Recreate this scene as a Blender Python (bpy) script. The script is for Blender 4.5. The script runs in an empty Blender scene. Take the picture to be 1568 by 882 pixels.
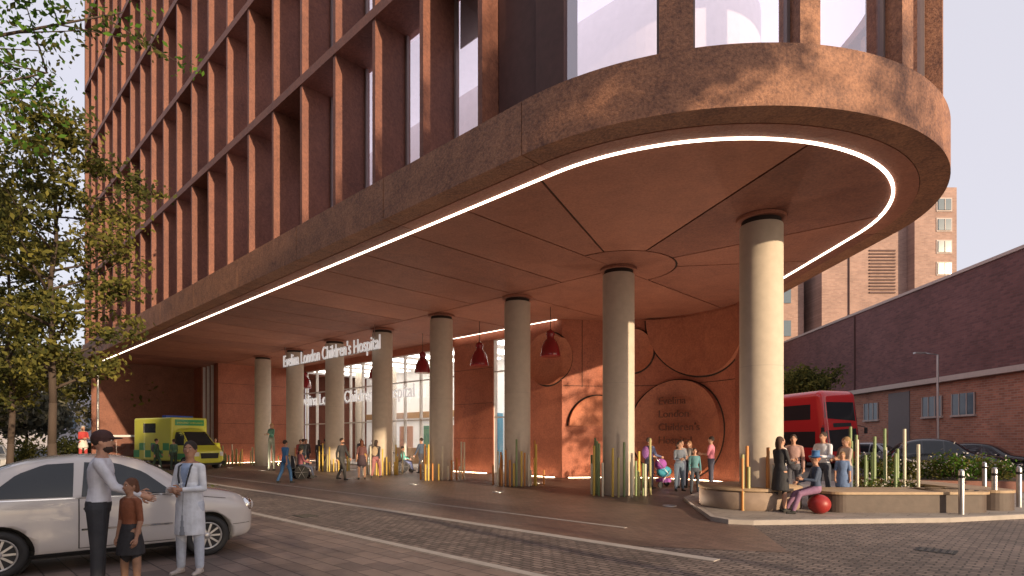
import bpy, bmesh, math, random
import numpy as np
from mathutils import Vector, Matrix, Quaternion
from mathutils.bvhtree import BVHTree
random.seed(7); rng=np.random.default_rng(7)
sc=bpy.context.scene
sc.view_settings.view_transform='Standard'; sc.view_settings.look='None'; sc.view_settings.exposure=0
COL=sc.collection
# ------------------------------------------------------------------ materials
def nmat(name):
    m=bpy.data.materials.new(name); m.use_nodes=True
    nt=m.node_tree; b=nt.nodes['Principled BSDF']; return m,nt,b
def plain(name,c,rough=.6,metal=0,var=.12,scale=6,bump=0,coat=0,emis=None,es=0):
    m,nt,b=nmat(name); N=nt.nodes; L=nt.links
    tc=N.new('ShaderNodeTexCoord'); no=N.new('ShaderNodeTexNoise'); no.inputs['Scale'].default_value=scale; no.inputs['Detail'].default_value=4
    L.new(tc.outputs['Object'],no.inputs['Vector'])
    mx=N.new('ShaderNodeMix'); mx.data_type='RGBA'
    mx.inputs[6].default_value=(*[x*(1-var) for x in c],1); mx.inputs[7].default_value=(*[min(1,x*(1+var)) for x in c],1)
    L.new(no.outputs['Fac'],mx.inputs[0]); L.new(mx.outputs[2],b.inputs['Base Color'])
    b.inputs['Roughness'].default_value=rough; b.inputs['Metallic'].default_value=metal
    if coat: b.inputs['Coat Weight'].default_value=coat
    if bump:
        bp=N.new('ShaderNodeBump'); bp.inputs['Strength'].default_value=bump; bp.inputs['Distance'].default_value=.02
        L.new(no.outputs['Fac'],bp.inputs['Height']); L.new(bp.outputs[0],b.inputs['Normal'])
    if emis:
        b.inputs['Emission Color'].default_value=(*emis,1); b.inputs['Emission Strength'].default_value=es
        if es<1: m.cycles.emission_sampling='NONE'
    return m
def emit(name,c,s):
    m,nt,b=nmat(name); b.inputs['Base Color'].default_value=(.8,.8,.8,1); b.inputs['Emission Color'].default_value=(*c,1); b.inputs['Emission Strength'].default_value=s; return m
def terracotta(name,c,dark=.55,light=1.25,isl=.25,s1=.9,s2=14,st=1.0,bump=.5):
    m,nt,b=nmat(name); N=nt.nodes; L=nt.links
    tc=N.new('ShaderNodeTexCoord'); 
    n1=N.new('ShaderNodeTexNoise'); n1.inputs['Scale'].default_value=s1; n1.inputs['Detail'].default_value=7; n1.inputs['Roughness'].default_value=.8; n1.inputs['Distortion'].default_value=.5
    n2=N.new('ShaderNodeTexNoise'); n2.inputs['Scale'].default_value=s2; n2.inputs['Detail'].default_value=3; n2.inputs['Roughness'].default_value=.75
    for n in(n1,n2): L.new(tc.outputs['Object'],n.inputs['Vector'])
    ad=N.new('ShaderNodeMath'); ad.operation='ADD'; L.new(n1.outputs['Fac'],ad.inputs[0]); L.new(n2.outputs['Fac'],ad.inputs[1])
    g=N.new('ShaderNodeNewGeometry'); mi=N.new('ShaderNodeMath'); mi.operation='MULTIPLY_ADD'
    L.new(g.outputs['Random Per Island'],mi.inputs[0]); mi.inputs[1].default_value=isl; L.new(ad.outputs[0],mi.inputs[2])
    mr=N.new('ShaderNodeMapRange'); mr.inputs[1].default_value=1.0-.26/st; mr.inputs[2].default_value=1.0+.26/st+isl; L.new(mi.outputs[0],mr.inputs[0])
    cr=N.new('ShaderNodeValToRGB')
    cr.color_ramp.elements[0].color=(c[0]*dark,c[1]*dark*.95,c[2]*dark*1.05,1); cr.color_ramp.elements[1].color=(min(1,c[0]*light),c[1]*light*1.08,c[2]*light,1)
    L.new(mr.outputs[0],cr.inputs[0]); L.new(cr.outputs[0],b.inputs['Base Color'])
    b.inputs['Roughness'].default_value=.66
    bp=N.new('ShaderNodeBump'); bp.inputs['Strength'].default_value=bump; bp.inputs['Distance'].default_value=.02
    L.new(n2.outputs['Fac'],bp.inputs['Height']); L.new(bp.outputs[0],b.inputs['Normal'])
    return m
def brickmat(name,c1,c2,mo,bw,bh,ms,plane='XY',rot=0,rough=.85,bump=.5,var=.35,vscale=.35):
    m,nt,b=nmat(name); N=nt.nodes; L=nt.links
    tc=N.new('ShaderNodeTexCoord'); mp=N.new('ShaderNodeMapping'); mp.inputs['Rotation'].default_value=(0,0,rot)
    L.new(tc.outputs['Object'],mp.inputs['Vector']); sp=N.new('ShaderNodeSeparateXYZ'); L.new(mp.outputs[0],sp.inputs[0])
    cb=N.new('ShaderNodeCombineXYZ'); L.new(sp.outputs[plane[0]],cb.inputs[0]); L.new(sp.outputs[plane[1]],cb.inputs[1])
    wn=N.new('ShaderNodeTexNoise'); wn.inputs['Scale'].default_value=3; wn.inputs['Detail'].default_value=1; L.new(cb.outputs[0],wn.inputs['Vector'])
    wv=N.new('ShaderNodeVectorMath'); wv.operation='MULTIPLY_ADD'; wv.inputs[1].default_value=(.03,.02,0); L.new(wn.outputs['Color'],wv.inputs[0]); L.new(cb.outputs[0],wv.inputs[2])
    br=N.new('ShaderNodeTexBrick'); br.inputs['Scale'].default_value=1; br.inputs['Brick Width'].default_value=bw; br.inputs['Row Height'].default_value=bh
    br.inputs['Mortar Size'].default_value=ms; br.inputs['Mortar Smooth'].default_value=.3; br.inputs['Bias'].default_value=0
    br.inputs['Color1'].default_value=(*c1,1); br.inputs['Color2'].default_value=(*c2,1); br.inputs['Mortar'].default_value=(*mo,1)
    L.new(wv.outputs[0],br.inputs['Vector'])
    no=N.new('ShaderNodeTexNoise'); no.inputs['Scale'].default_value=vscale; no.inputs['Detail'].default_value=6; no.inputs['Roughness'].default_value=.75
    L.new(tc.outputs['Object'],no.inputs['Vector'])
    mr=N.new('ShaderNodeMapRange'); mr.inputs[1].default_value=.3; mr.inputs[2].default_value=.7; mr.inputs[3].default_value=1-var; mr.inputs[4].default_value=1+var
    L.new(no.outputs['Fac'],mr.inputs[0])
    mu=N.new('ShaderNodeMix'); mu.data_type='RGBA'; mu.blend_type='MULTIPLY'; mu.inputs[0].default_value=1
    L.new(br.outputs['Color'],mu.inputs[6]); cc=N.new('ShaderNodeCombineXYZ')
    for i in range(3): L.new(mr.outputs[0],cc.inputs[i])
    L.new(cc.outputs[0],mu.inputs[7]); L.new(mu.outputs[2],b.inputs['Base Color'])
    b.inputs['Roughness'].default_value=rough
    bp=N.new('ShaderNodeBump'); bp.inputs['Strength'].default_value=bump; bp.inputs['Distance'].default_value=.01; bp.invert=True
    L.new(br.outputs['Fac'],bp.inputs['Height']); L.new(bp.outputs[0],b.inputs['Normal'])
    return m
def glassmat(name,tint,refl,rough=.02):
    m=bpy.data.materials.new(name); m.use_nodes=True; nt=m.node_tree; N=nt.nodes; L=nt.links
    N.clear(); o=N.new('ShaderNodeOutputMaterial'); t=N.new('ShaderNodeBsdfTransparent'); t.inputs[0].default_value=(*tint,1)
    g=N.new('ShaderNodeBsdfGlossy'); g.inputs['Roughness'].default_value=rough; g.inputs[0].default_value=(.92,.9,.95,1)
    fr=N.new('ShaderNodeLayerWeight'); fr.inputs[0].default_value=.5
    pw=N.new('ShaderNodeMath'); pw.operation='POWER'; pw.inputs[1].default_value=4; L.new(fr.outputs['Facing'],pw.inputs[0])
    ad=N.new('ShaderNodeMath'); ad.operation='ADD'; ad.use_clamp=True; ad.inputs[1].default_value=refl; L.new(pw.outputs[0],ad.inputs[0])
    mx=N.new('ShaderNodeMixShader'); L.new(ad.outputs[0],mx.inputs[0]); L.new(t.outputs[0],mx.inputs[1]); L.new(g.outputs[0],mx.inputs[2]); L.new(mx.outputs[0],o.inputs[0])
    return m
def leafmat(name,c):
    m=bpy.data.materials.new(name); m.use_nodes=True; nt=m.node_tree; N=nt.nodes; L=nt.links
    N.clear(); o=N.new('ShaderNodeOutputMaterial'); d=N.new('ShaderNodeBsdfDiffuse'); t=N.new('ShaderNodeBsdfTranslucent')
    g=N.new('ShaderNodeNewGeometry'); mx0=N.new('ShaderNodeMix'); mx0.data_type='RGBA'
    mx0.inputs[6].default_value=(c[0]*.5,c[1]*.55,c[2]*.6,1); mx0.inputs[7].default_value=(c[0]*1.5,c[1]*1.4,c[2]*1.2,1)
    L.new(g.outputs['Random Per Island'],mx0.inputs[0]); L.new(mx0.outputs[2],d.inputs[0]); L.new(mx0.outputs[2],t.inputs[0])
    mx=N.new('ShaderNodeMixShader'); mx.inputs[0].default_value=.4; L.new(d.outputs[0],mx.inputs[1]); L.new(t.outputs[0],mx.inputs[2]); L.new(mx.outputs[0],o.inputs[0]); return m

TC=terracotta('terracotta_facade',(.19,.068,.045),.5,1.4,.2)
TCF=terracotta('terracotta_fascia',(.30,.13,.075),.42,1.4,.06,s1=1.5,s2=18,st=1.2,bump=.8)
TCS=terracotta('terracotta_soffit',(.31,.115,.075),.5,1.4,.5,s1=1.2,s2=16,st=1.3,bump=.7)
TCW=terracotta('terracotta_wall',(.33,.10,.06),.5,1.4,.25,s1=.8,st=1.2)
TCW2=terracotta('terracotta_relief',(.43,.145,.082),.55,1.35,.35,s1=.9,st=1.2)
DARK=plain('joint_dark',(.03,.02,.018),.9)
CONC=plain('column_concrete',(.52,.45,.37),.8,var=.14,scale=5,bump=.12)
LED=emit('led_strip',(1,.84,.66),6)
FOOT=emit('foot_light',(1,.72,.45),16)
GLASS=glassmat('facade_glass',(.88,.87,.92),.34)
GLASS2=glassmat('entrance_glass',(.93,.94,.95),.10)
FRAME=plain('window_frame',(.20,.15,.14),.5)
FRAMEW=plain('window_frame_white',(.60,.57,.54),.5)
CEIL=plain('glowing_interior_ceiling',(.75,.74,.78),.8,emis=(.95,.90,1),es=.85)  # ceiling surface glows by itself to stand for room lighting
INTW=plain('glowing_interior_wall',(.7,.64,.66),.8,emis=(1,.86,.90),es=.42)  # glow in the material stands in for lit rooms behind the glass
LOBBY=plain('glowing_lobby_wall',(.78,.75,.71),.8,var=.15,scale=.5,emis=(1,.93,.86),es=.32)  # faint self-glow painted in, on top of the lobby ceiling lights
WHITE=plain('white_paint',(.8,.8,.8),.5)
METAL=plain('brushed_steel',(.5,.5,.51),.35,metal=.9)
BLACKM=plain('black_rubber',(.02,.02,.022),.7)
STONE=plain('kerb_stone',(.36,.32,.29),.8,var=.25,scale=4,bump=.15)
# ------------------------------------------------------------------ geometry helper
class G:
    def __init__(s): s.v=[];s.f=[];s.m=[];s.sm=[];s.mats=[]
    def mi(s,mat):
        if mat not in s.mats: s.mats.append(mat)
        return s.mats.index(mat)
    def add(s,vs,fs,mat,smooth=False,M=None):
        o=len(s.v)
        for p in vs: s.v.append(tuple(M@Vector(p)) if M is not None else tuple(p))
        k=s.mi(mat)
        for f in fs: s.f.append([i+o for i in f]); s.m.append(k); s.sm.append(smooth)
    def prism(s,poly,z0,z1,mat,M=None):
        n=len(poly); vs=[(p[0],p[1],z0) for p in poly]+[(p[0],p[1],z1) for p in poly]
        fs=[list(range(n))[::-1],[i+n for i in range(n)]]+[[i,(i+1)%n,(i+1)%n+n,i+n] for i in range(n)]
        s.add(vs,fs,mat,False,M)
    def box(s,c,d,mat,M=None):
        x,y,z=c;a,b,h=d[0]/2,d[1]/2,d[2]/2
        s.prism([(x-a,y-b),(x+a,y-b),(x+a,y+b),(x-a,y+b)],z-h,z+h,mat,M)
    def sheet(s,poly,z,mat): s.add([(p[0],p[1],z) for p in poly],[list(range(len(poly)))],mat)
    def wall(s,a,b,z0,z1,mat): s.add([(*a,z0),(*b,z0),(*b,z1),(*a,z1)],[[0,1,2,3]],mat)
    def lathe(s,c,prof,n,mat,M=None,smooth=True):
        vs=[];fs=[]
        for r,z in prof:
            for i in range(n):
                a=2*math.pi*i/n; vs.append((c[0]+r*math.cos(a),c[1]+r*math.sin(a),c[2]+z))
        for j in range(len(prof)-1):
            for i in range(n): fs.append([j*n+i,j*n+(i+1)%n,(j+1)*n+(i+1)%n,(j+1)*n+i])
        s.add(vs,fs,mat,smooth,M)
        if prof[0][0]>1e-4: s.add([vs[i] for i in range(n)],[list(range(n))[::-1]],mat,False,M)
        if prof[-1][0]>1e-4: s.add([vs[-n+i] for i in range(n)],[list(range(n))],mat,False,M)
    def tube(s,p0,p1,r0,r1,mat,n=8):
        vs,fs=capsule(p0,p1,r0,r1,n,1); s.add(vs,fs,mat,True)
    def ell(s,c,r,mat,n=12,M=None):
        vs,fs=ellipsoid(c,r,n); s.add(vs,fs,mat,True,M)
    def obj(s,name,parent=None,loc=None,rz=0):
        me=bpy.data.meshes.new(name); me.from_pydata(s.v,[],s.f)
        for m in s.mats: me.materials.append(m)
        me.polygons.foreach_set('material_index',s.m); me.polygons.foreach_set('use_smooth',s.sm); me.update()
        o=bpy.data.objects.new(name,me); COL.objects.link(o)
        if parent: o.parent=parent
        if loc: o.location=loc
        o.rotation_euler[2]=rz
        return o
def capsule(p0,p1,r0,r1,n=10,k=2):
    p0=Vector(p0);p1=Vector(p1);d=(p1-p0)
    if d.length<1e-5: d=Vector((0,0,1e-4))
    d.normalize(); a=d.orthogonal().normalized(); b=d.cross(a)
    rings=[]
    for i in range(1,k+1):
        t=math.pi/2*(1-i/(k)) if k>1 else 0
        rings.append((p0-d*(r0*math.sin(t)),r0*math.cos(t)))
    for i in range(1,k+1):
        t=math.pi/2*((i-1)/(k)) if k>1 else 0
        rings.append((p1+d*(r1*math.sin(t)),r1*math.cos(t)))
    vs=[p0-d*r0*(1 if k>1 else 0.3)]
    for c,r in rings:
        for i in range(n):
            t=2*math.pi*i/n; vs.append(c+a*(r*math.cos(t))+b*(r*math.sin(t)))
    vs.append(p1+d*r1*(1 if k>1 else 0.3)); fs=[]
    R=len(rings)
    for i in range(n): fs.append([0,1+(i+1)%n,1+i])
    for j in range(R-1):
        for i in range(n): fs.append([1+j*n+i,1+j*n+(i+1)%n,1+(j+1)*n+(i+1)%n,1+(j+1)*n+i])
    e=len(vs)-1
    for i in range(n): fs.append([e,1+(R-1)*n+i,1+(R-1)*n+(i+1)%n])
    return vs,fs
def ellipsoid(c,r,n=12):
    vs=[(c[0],c[1],c[2]-r[2])];fs=[];m=max(4,n//2)
    for j in range(1,m):
        t=-math.pi/2+math.pi*j/m
        for i in range(n):
            a=2*math.pi*i/n; vs.append((c[0]+r[0]*math.cos(t)*math.cos(a),c[1]+r[1]*math.cos(t)*math.sin(a),c[2]+r[2]*math.sin(t)))
    vs.append((c[0],c[1],c[2]+r[2])); e=len(vs)-1
    for i in range(n): fs.append([0,1+(i+1)%n,1+i])
    for j in range(m-2):
        for i in range(n): fs.append([1+j*n+i,1+j*n+(i+1)%n,1+(j+1)*n+(i+1)%n,1+(j+1)*n+i])
    for i in range(n): fs.append([e,1+(m-2)*n+i,1+(m-2)*n+(i+1)%n])
    return vs,fs
def empty(name,loc=(0,0,0),rz=0):
    e=bpy.data.objects.new(name,None); COL.objects.link(e); e.location=loc; e.rotation_euler[2]=rz; return e
# ------------------------------------------------------------------ people
PM={}
def pm(c,rough=.8):
    k=(tuple(round(x,3) for x in c),rough)
    if k not in PM: PM[k]=plain('cloth_%d'%len(PM),c,rough,var=.28,scale=11,bump=.5)
    return PM[k]
SKIN=(.46,.26,.18); SKIN2=(.20,.10,.065); SKIN3=(.33,.18,.12)
EYEW=pm((.75,.72,.7),.3); LIP=pm((.35,.12,.1),.5)
def person(name,loc,face,h=1.72,pose='stand',top=(.3,.3,.3),bot=(.05,.05,.07),shoe=(.03,.03,.03),skin=SKIN,hair=(.04,.025,.02),
           longhair=False,female=False,skirt=None,skirtlen=.5,coat=None,sleeves=1,hat=None,beard=False,arms=None,legs=None,lean=0,voxel=.02,seat=None,headturn=0,sc_legs=1,extra=None,bag=None):
    prims=[]
    def cap(p0,p1,r0,r1,l): prims.append(('c',(Vector(p0),Vector(p1),r0,r1),l))
    def ell(c,r,l,M=None): prims.append(('e',(Vector(c),r,M),l))
    def loft(rings,l,M): prims.append(('l',(rings,M),l))
    LM=Matrix.Translation((0,0,.93))@Matrix.Rotation(-lean,4,'X')@Matrix.Translation((0,0,-.93))
    w=.9 if female else 1.0
    loft([(.84,.10*1,.09),(.90,.165,.115),(.97,.17*(1.03 if female else .98),.12),(1.06,.148*w,.105),(1.14,.138*w,.10),(1.24,.158*w,.118),(1.33,.175*w,.122),(1.40,.175*w,.105),(1.455,.11*w,.075),(1.48,.06,.055)],'T',LM)
    A={'stand':[((.14,0.02,-1),(.02,.22,-1)),((.16,-.03,-1),(.04,.3,-1))],
       'walk':[((.12,-.38,-1),(.02,.05,-1)),((.12,.35,-1),(.0,.6,-1))],
       'front':[((.15,.25,-1),(-.35,.95,.05)),((.15,.25,-1),(-.35,.95,.1))],
       'push':[((.1,.45,-1),(.0,1,-.25)),((.1,.45,-1),(.0,1,-.25))],
       'sit':[((.15,.35,-1),(-.1,1,-.25)),((.15,.3,-1),(-.2,1,.1))]}[pose] if arms is None else arms
    Lg={'walk':[((.0,.42,-1),(0,.12,-1)),((.0,-.22,-1),(0,-.55,-1))],'sit':[((.25,1,-.12),(.05,.25,-1)),((.2,1,-.05),(0,.15,-1))]}.get(pose,[((.06,.03,-1),(.03,-.03,-1)),((.07,-.02,-1),(.03,.0,-1))]) if legs is None else legs
    hands=[]
    ls=1.12 if bot and not skirt else 1.0
    for sgn,(ud,fd) in zip((1,-1),A):
        sh=LM@Vector((sgn*.178*w,0,1.405)); u_=Vector((ud[0]*sgn,ud[1],ud[2])).normalized(); f_=Vector((fd[0]*sgn,fd[1],fd[2])).normalized()
        el=sh+u_*.285; wr=el+f_*.255
        cap(sh,el,.058*w,.046*w,'U'); cap(el,wr-f_*(.03 if sleeves>.6 else 0),.046*w,.036*w if sleeves>.6 else .029*w,'F'); cap(sh,LM@Vector((sgn*.08,0,1.43)),.055*w,.06,'T2')
        cap(wr-f_*.05,wr+f_*.02,.028*w,.026*w,'H')
        hands.append((wr,f_,sgn))
        ell(wr+f_*.055,(.036,.036,.036),'H'); cap(wr,wr+f_*.075,.026,.036,'H')
    ank=[]
    for sgn,(td,sd) in zip((1,-1),Lg):
        hp=Vector((sgn*.092,0,.92)); t_=Vector((td[0]*sgn,td[1],td[2])).normalized(); s_=Vector((sd[0]*sgn,sd[1],sd[2])).normalized()
        kn=hp+t_*.43*sc_legs; an=kn+s_*.41*sc_legs; cap(hp,kn,.088*ls,.060*ls,'L'); cap(kn,an-s_*.03,.060*ls,.040*ls*(1.2 if ls>1 else 1),'S'); cap(kn+s_*.06,kn+s_*.2,.055*ls,.05*ls,'S')
        ank.append(an); ft=Vector((sgn*.15,1,0)).normalized()
        cap(an+Vector((0,0,-.02)),an+ft*.05+Vector((0,0,-.045)),.045,.035,'O'); cap(an+Vector((0,-.03,-.052)),an+ft*.15+Vector((0,0,-.058)),.034,.028,'O')
    HM=LM@Matrix.Translation((0,.0,1.50))@Matrix.Rotation(headturn,4,'Z')@Matrix.Rotation(lean*.6,4,'X')
    def hv(x,y,z): return HM@Vector((x,y,z))
    cap(LM@Vector((0,-.005,1.44)),hv(0,.01,.04),.055,.052,'N')
    ell((0,.008,.135),(.072,.092,.112),'N',HM); ell((0,.035,.075),(.052,.06,.06),'N',HM)
    cap(hv(0,.095,.135),hv(0,.112,.108),.010,.015,'N')
    for s in(1,-1): ell((s*.074,0,.125),(.012,.02,.032),'N',HM)
    if hair: 
        ell((0,-.014,.165),(.082,.098,.096),'R',HM)
        if longhair: ell((0,-.062,.07),(.082,.055,.15),'R',HM)
        if beard: ell((0,.045,.055),(.056,.058,.045),'R',HM)
    if hat:
        if hat[1]=='cap': ell((0,-.004,.18),(.088,.104,.085),'A',HM); ell((0,.11,.172),(.07,.08,.012),'A',HM)
        else: ell((0,0,.19),(.17,.17,.015),'A',HM); loft([(.17,.09,.095),(.30,.08,.085),(.34,.10,.10)],'A',HM)
    if coat: loft([(.52,.195,.155),(.62,.195,.155),(.8,.185,.15),(1.0,.172,.135),(1.2,.16*w,.125)],'C',Matrix.Identity(4))
    if skirt: loft([(skirtlen,.21,.18),(skirtlen+.1,.205,.17),(.9,.178,.135),(1.08,.14*w,.10)],'K',Matrix.Identity(4))
    vs=[];fs=[]
    for k,d,l in prims:
        if k=='c': a,b=capsule(d[0],d[1],d[2],d[3],12,3)
        elif k=='e':
            a,b=ellipsoid(d[0],d[1],16)
            if d[2] is not None: a=[d[2]@Vector(p) for p in a]
        else:
            rings,M=d; a=[];b=[];n=20
            for z,rx,ry in rings:
                for i in range(n):
                    t=2*math.pi*i/n; a.append(M@Vector((rx*math.cos(t),ry*math.sin(t),z)))
            R=len(rings)
            for j in range(R-1):
                for i in range(n): b.append([j*n+i,j*n+(i+1)%n,(j+1)*n+(i+1)%n,(j+1)*n+i])
            b.append(list(range(n))[::-1]); b.append([(R-1)*n+i for i in range(n)])
        o=len(vs); vs+= [tuple(p) for p in a]; fs+=[[i+o for i in f] for f in b]
    me=bpy.data.meshes.new('t'); me.from_pydata(vs,[],fs); ob=bpy.data.objects.new('t',me); COL.objects.link(ob)
    md=ob.modifiers.new('r','REMESH'); md.mode='VOXEL'; md.voxel_size=voxel; md.use_smooth_shade=True
    ms=ob.modifiers.new('s','SMOOTH'); ms.factor=.5; ms.iterations=3 if voxel<.015 else 1
    dg=bpy.context.evaluated_depsgraph_get(); m2=bpy.data.meshes.new_from_object(ob.evaluated_get(dg)); bpy.data.objects.remove(ob)
    nf=len(m2.polygons); cen=np.zeros(nf*3); m2.polygons.foreach_get('center',cen); P=cen.reshape(-1,3)
    best=np.full(nf,1e9); lab=np.zeros(nf,int)
    LB=['T','T2','U','F','H','L','S','O','N','R','A','C','K']
    for k,d,l in prims:
        if k=='c':
            p0=np.array(d[0]);p1=np.array(d[1]);ax=p1-p0;t=np.clip(((P-p0)@ax)/max(ax@ax,1e-9),0,1); q=p0+t[:,None]*ax
            s=np.linalg.norm(P-q,axis=1)-(d[2]+(d[3]-d[2])*t)
        else:
            M=d[2] if k=='e' else d[1]
            Q=P if M is None else (np.c_[P,np.ones(nf)]@np.array(M.inverted()).T)[:,:3]
            if k=='e':
                r=np.array(d[1]); q=(Q-np.array(d[0]))/r
                ln=np.linalg.norm(q,axis=1); s=(ln-1)*ln/np.maximum(np.linalg.norm(q/r,axis=1),1e-6)
            else:
                rg=d[0]; z=Q[:,2]; zz=[a[0] for a in rg]; rx=np.interp(z,zz,[a[1] for a in rg]); ry=np.interp(z,zz,[a[2] for a in rg])
                s=(np.sqrt((Q[:,0]/rx)**2+(Q[:,1]/ry)**2)-1)*np.minimum(rx,ry)
                s+=np.maximum(0,zz[0]-z)+np.maximum(0,z-zz[-1])
        if l=='R': s=s-.003
        if l in('A','C','K'): s=s-.006
        m=s<best; best[m]=s[m]; lab[m]=LB.index(l)
    Qz=(np.c_[P,np.ones(nf)]@np.array(LM.inverted()).T)[:,2]
    col={'T':top,'T2':top,'U':top if sleeves>0 else skin,'F':top if sleeves>.6 else skin,'H':skin,'L':bot or skin,'S':bot or skin,'O':shoe,'N':skin,'R':hair or skin,'A':hat[0] if hat else skin,'C':coat or top,'K':skirt or top}
    if coat: col['T']=col['T2']=col['U']=col['F']=coat
    cols=[];idx=np.zeros(nf,int)
    def ci(c):
        mm=pm(c)
        if mm not in cols: cols.append(mm)
        return cols.index(mm)
    lut=[ci(col[l]) for l in LB]; idx=np.array(lut)[lab]
    tm=(lab==0)&(Qz<1.0)
    if not coat: idx[tm]=ci(bot or skirt or skin)
    nm=((lab==0)|(lab==1))&(Qz>1.462); idx[nm]=ci(skin)
    if coat:
        vm=((lab==0)|(lab==11)|(lab==1))&(P[:,1]>.04)&(np.abs(P[:,0])<(Qz-1.08)*.2)&(Qz<1.462); idx[vm]=ci(top)
        vm=(lab==11)&(P[:,1]>.06)&(np.abs(P[:,0])<.007+np.maximum(0,.8-Qz)*.12); idx[vm]=ci(tuple(x*.6 for x in (bot or top)))
    for c in cols: m2.materials.append(c)
    m2.polygons.foreach_set('material_index',idx.astype(np.int32)); m2.polygons.foreach_set('use_smooth',[True]*nf)
    g=G()
    for wr,f_,sgn in hands:
        lat=f_.cross(Vector((sgn*1.0,0,.001))).normalized()
        if lat.length<.5: lat=Vector((0,1,0))
        pn=f_.cross(lat).normalized()
        if pn.x*sgn>0: pn=-pn
        for i,L in enumerate((.066,.078,.072,.056)):
            b0=wr+f_*.075+lat*((i-1.5)*.019*(-1)); m0=b0+f_*L*.55+pn*.012; e0=m0+f_*L*.4+pn*.026
            g.tube(b0,m0,.0095,.0085,pm(skin),6); v,f=capsule(m0,e0,.0085,.0065,6,2); g.add(v,f,pm(skin),True)
        b0=wr+f_*.03+lat*.028; m0=b0+lat*.03+f_*.03; g.tube(b0,m0,.012,.010,pm(skin),6); v,f=capsule(m0,m0+f_*.03+pn*.01,.010,.008,6,2); g.add(v,f,pm(skin),True)
    for s in(1,-1):
        v,f=ellipsoid((s*.029,.088,.148),(.013,.008,.007),8); g.add(v,f,EYEW,True,HM)
        v,f=ellipsoid((s*.029,.0945,.148),(.006,.004,.006),8); g.add(v,f,pm((.02,.015,.01)),True,HM)
        v,f=ellipsoid((s*.029,.094,.165),(.018,.006,.004),8); g.add(v,f,pm(hair or (.05,.03,.02)),True,HM)
    v,f=ellipsoid((0,.098,.078),(.022,.007,.006),8); g.add(v,f,LIP,True,HM)
    if extra: extra(g,HM,LM,hands)
    if bag: 
        v,f=ellipsoid((0,-.17,1.24),(.15,.09,.22),14); g.add(v,f,pm(bag),True,LM)
        for s in(1,-1): g.tube(LM@Vector((s*.11,-.12,1.40)),LM@Vector((s*.12,.10,1.36)),.02,.02,pm(bag),6); g.tube(LM@Vector((s*.12,.10,1.36)),LM@Vector((s*.13,.02,1.12)),.02,.015,pm(bag),6)
    e=empty(name)
    b=bpy.data.objects.new('body',m2); COL.objects.link(b); b.parent=e
    a=g.obj('hands_and_face',e)
    zmin=min(p.z for p in ank)-.088
    s=h/1.745
    e.scale=(s,s,s); e.rotation_euler[2]=math.radians(face)
    z=loc[2] if len(loc)>2 else 0
    e.location=(loc[0],loc[1],z-zmin*s)
    return e
def steth(g,HM,LM,hands):
    k=pm((.02,.02,.025),.4); pts=[(-.03,.135,1.14),(-.07,.135,1.28),(-.085,.10,1.42),(-.055,-.02,1.485),(0,-.065,1.49),(.055,-.02,1.485),(.085,.10,1.42),(.07,.135,1.3),(.05,.14,1.2)]
    for a,b in zip(pts,pts[1:]): g.tube(a,b,.010,.010,k,6)
    g.ell((.05,.145,1.18),(.022,.012,.022),METAL,8)
person('man_in_white_shirt',(-4.55,6.32),-62,1.80,top=(.58,.60,.68),bot=(.03,.032,.04),skin=SKIN,hair=(.035,.02,.015),hat=((.05,.02,.02),'cap'),beard=True,voxel=.0085,
   arms=[((.05,.55,-1),(-.1,1,-.42)),((.08,.3,-1),(-.25,1,-.30))],lean=.06,headturn=-.1)
person('child_in_brown_top',(-4.18,6.3),158,1.28,top=(.20,.065,.03),bot=(.30,.17,.11) ,skirt=(.025,.025,.03),skirtlen=.62,skin=SKIN3,hair=(.10,.04,.02),sleeves=.5,voxel=.0095,female=True,pose='stand',longhair=True)
person('doctor_in_white_coat',(-4.1,7.32),172,1.68,top=(.25,.33,.5),bot=(.45,.5,.6),coat=(.60,.64,.72),shoe=(.45,.4,.38),skin=SKIN3,hair=(.02,.014,.012),female=True,voxel=.0085,headturn=.35,
   arms=[((.2,.1,-1),(-.75,.8,-.1)),((.2,.1,-1),(-.75,.8,.0))],extra=steth)
person('woman_in_black_dress',(5.95,12.75,.1),-70,1.66,pose='front',top=(.03,.03,.035),bot=None,skirt=(.03,.03,.035),skirtlen=.5,hair=(.06,.03,.02),female=True,longhair=True,voxel=.012)
person('entertainer_seated_on_ball',(6.58,12.45,.1),80,1.60,pose='sit',top=(.05,.07,.12),bot=(.24,.13,.22),shoe=(.02,.02,.02),hair=(.4,.12,.04),hat=((.05,.15,.35),'top'),voxel=.012,legs=[((.3,1,-.30),(.0,.5,-1)),((.2,1,-.25),(0,.35,-1))],female=True)
person('man_in_white_shirt',(7.85,14.5,.1),120,1.78,pose='front',top=(.6,.63,.7),bot=(.06,.07,.1),voxel=.013)
person('woman_in_white_top',(6.72,14.35,.1),-150,1.66,pose='front',top=(.6,.56,.52),bot=(.1,.1,.16),female=True,longhair=True,hair=(.08,.04,.02),voxel=.013)
person('woman_in_beige_top',(8.35,14.35,.1),95,1.66,pose='front',top=(.42,.34,.29),bot=(.12,.14,.22),female=True,longhair=True,hair=(.3,.18,.08),voxel=.013,sleeves=.5)
person('girl_in_patterned_dress',(8.05,14.0,.1),150,1.30,top=(.10,.16,.30),bot=None,skirt=(.10,.16,.30),skirtlen=.6,female=True,longhair=True,hair=(.25,.15,.07),voxel=.014,sleeves=.5)
person('man_in_grey_top',(7.2,14.7,.1),150,1.72,pose='stand',top=(.35,.22,.2),bot=(.08,.08,.1),voxel=.014)
person('man_in_white_shirt',(7.05,15.3,.1),60,1.80,pose='stand',top=(.55,.56,.6),bot=(.05,.06,.09),voxel=.014,beard=True)
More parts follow.
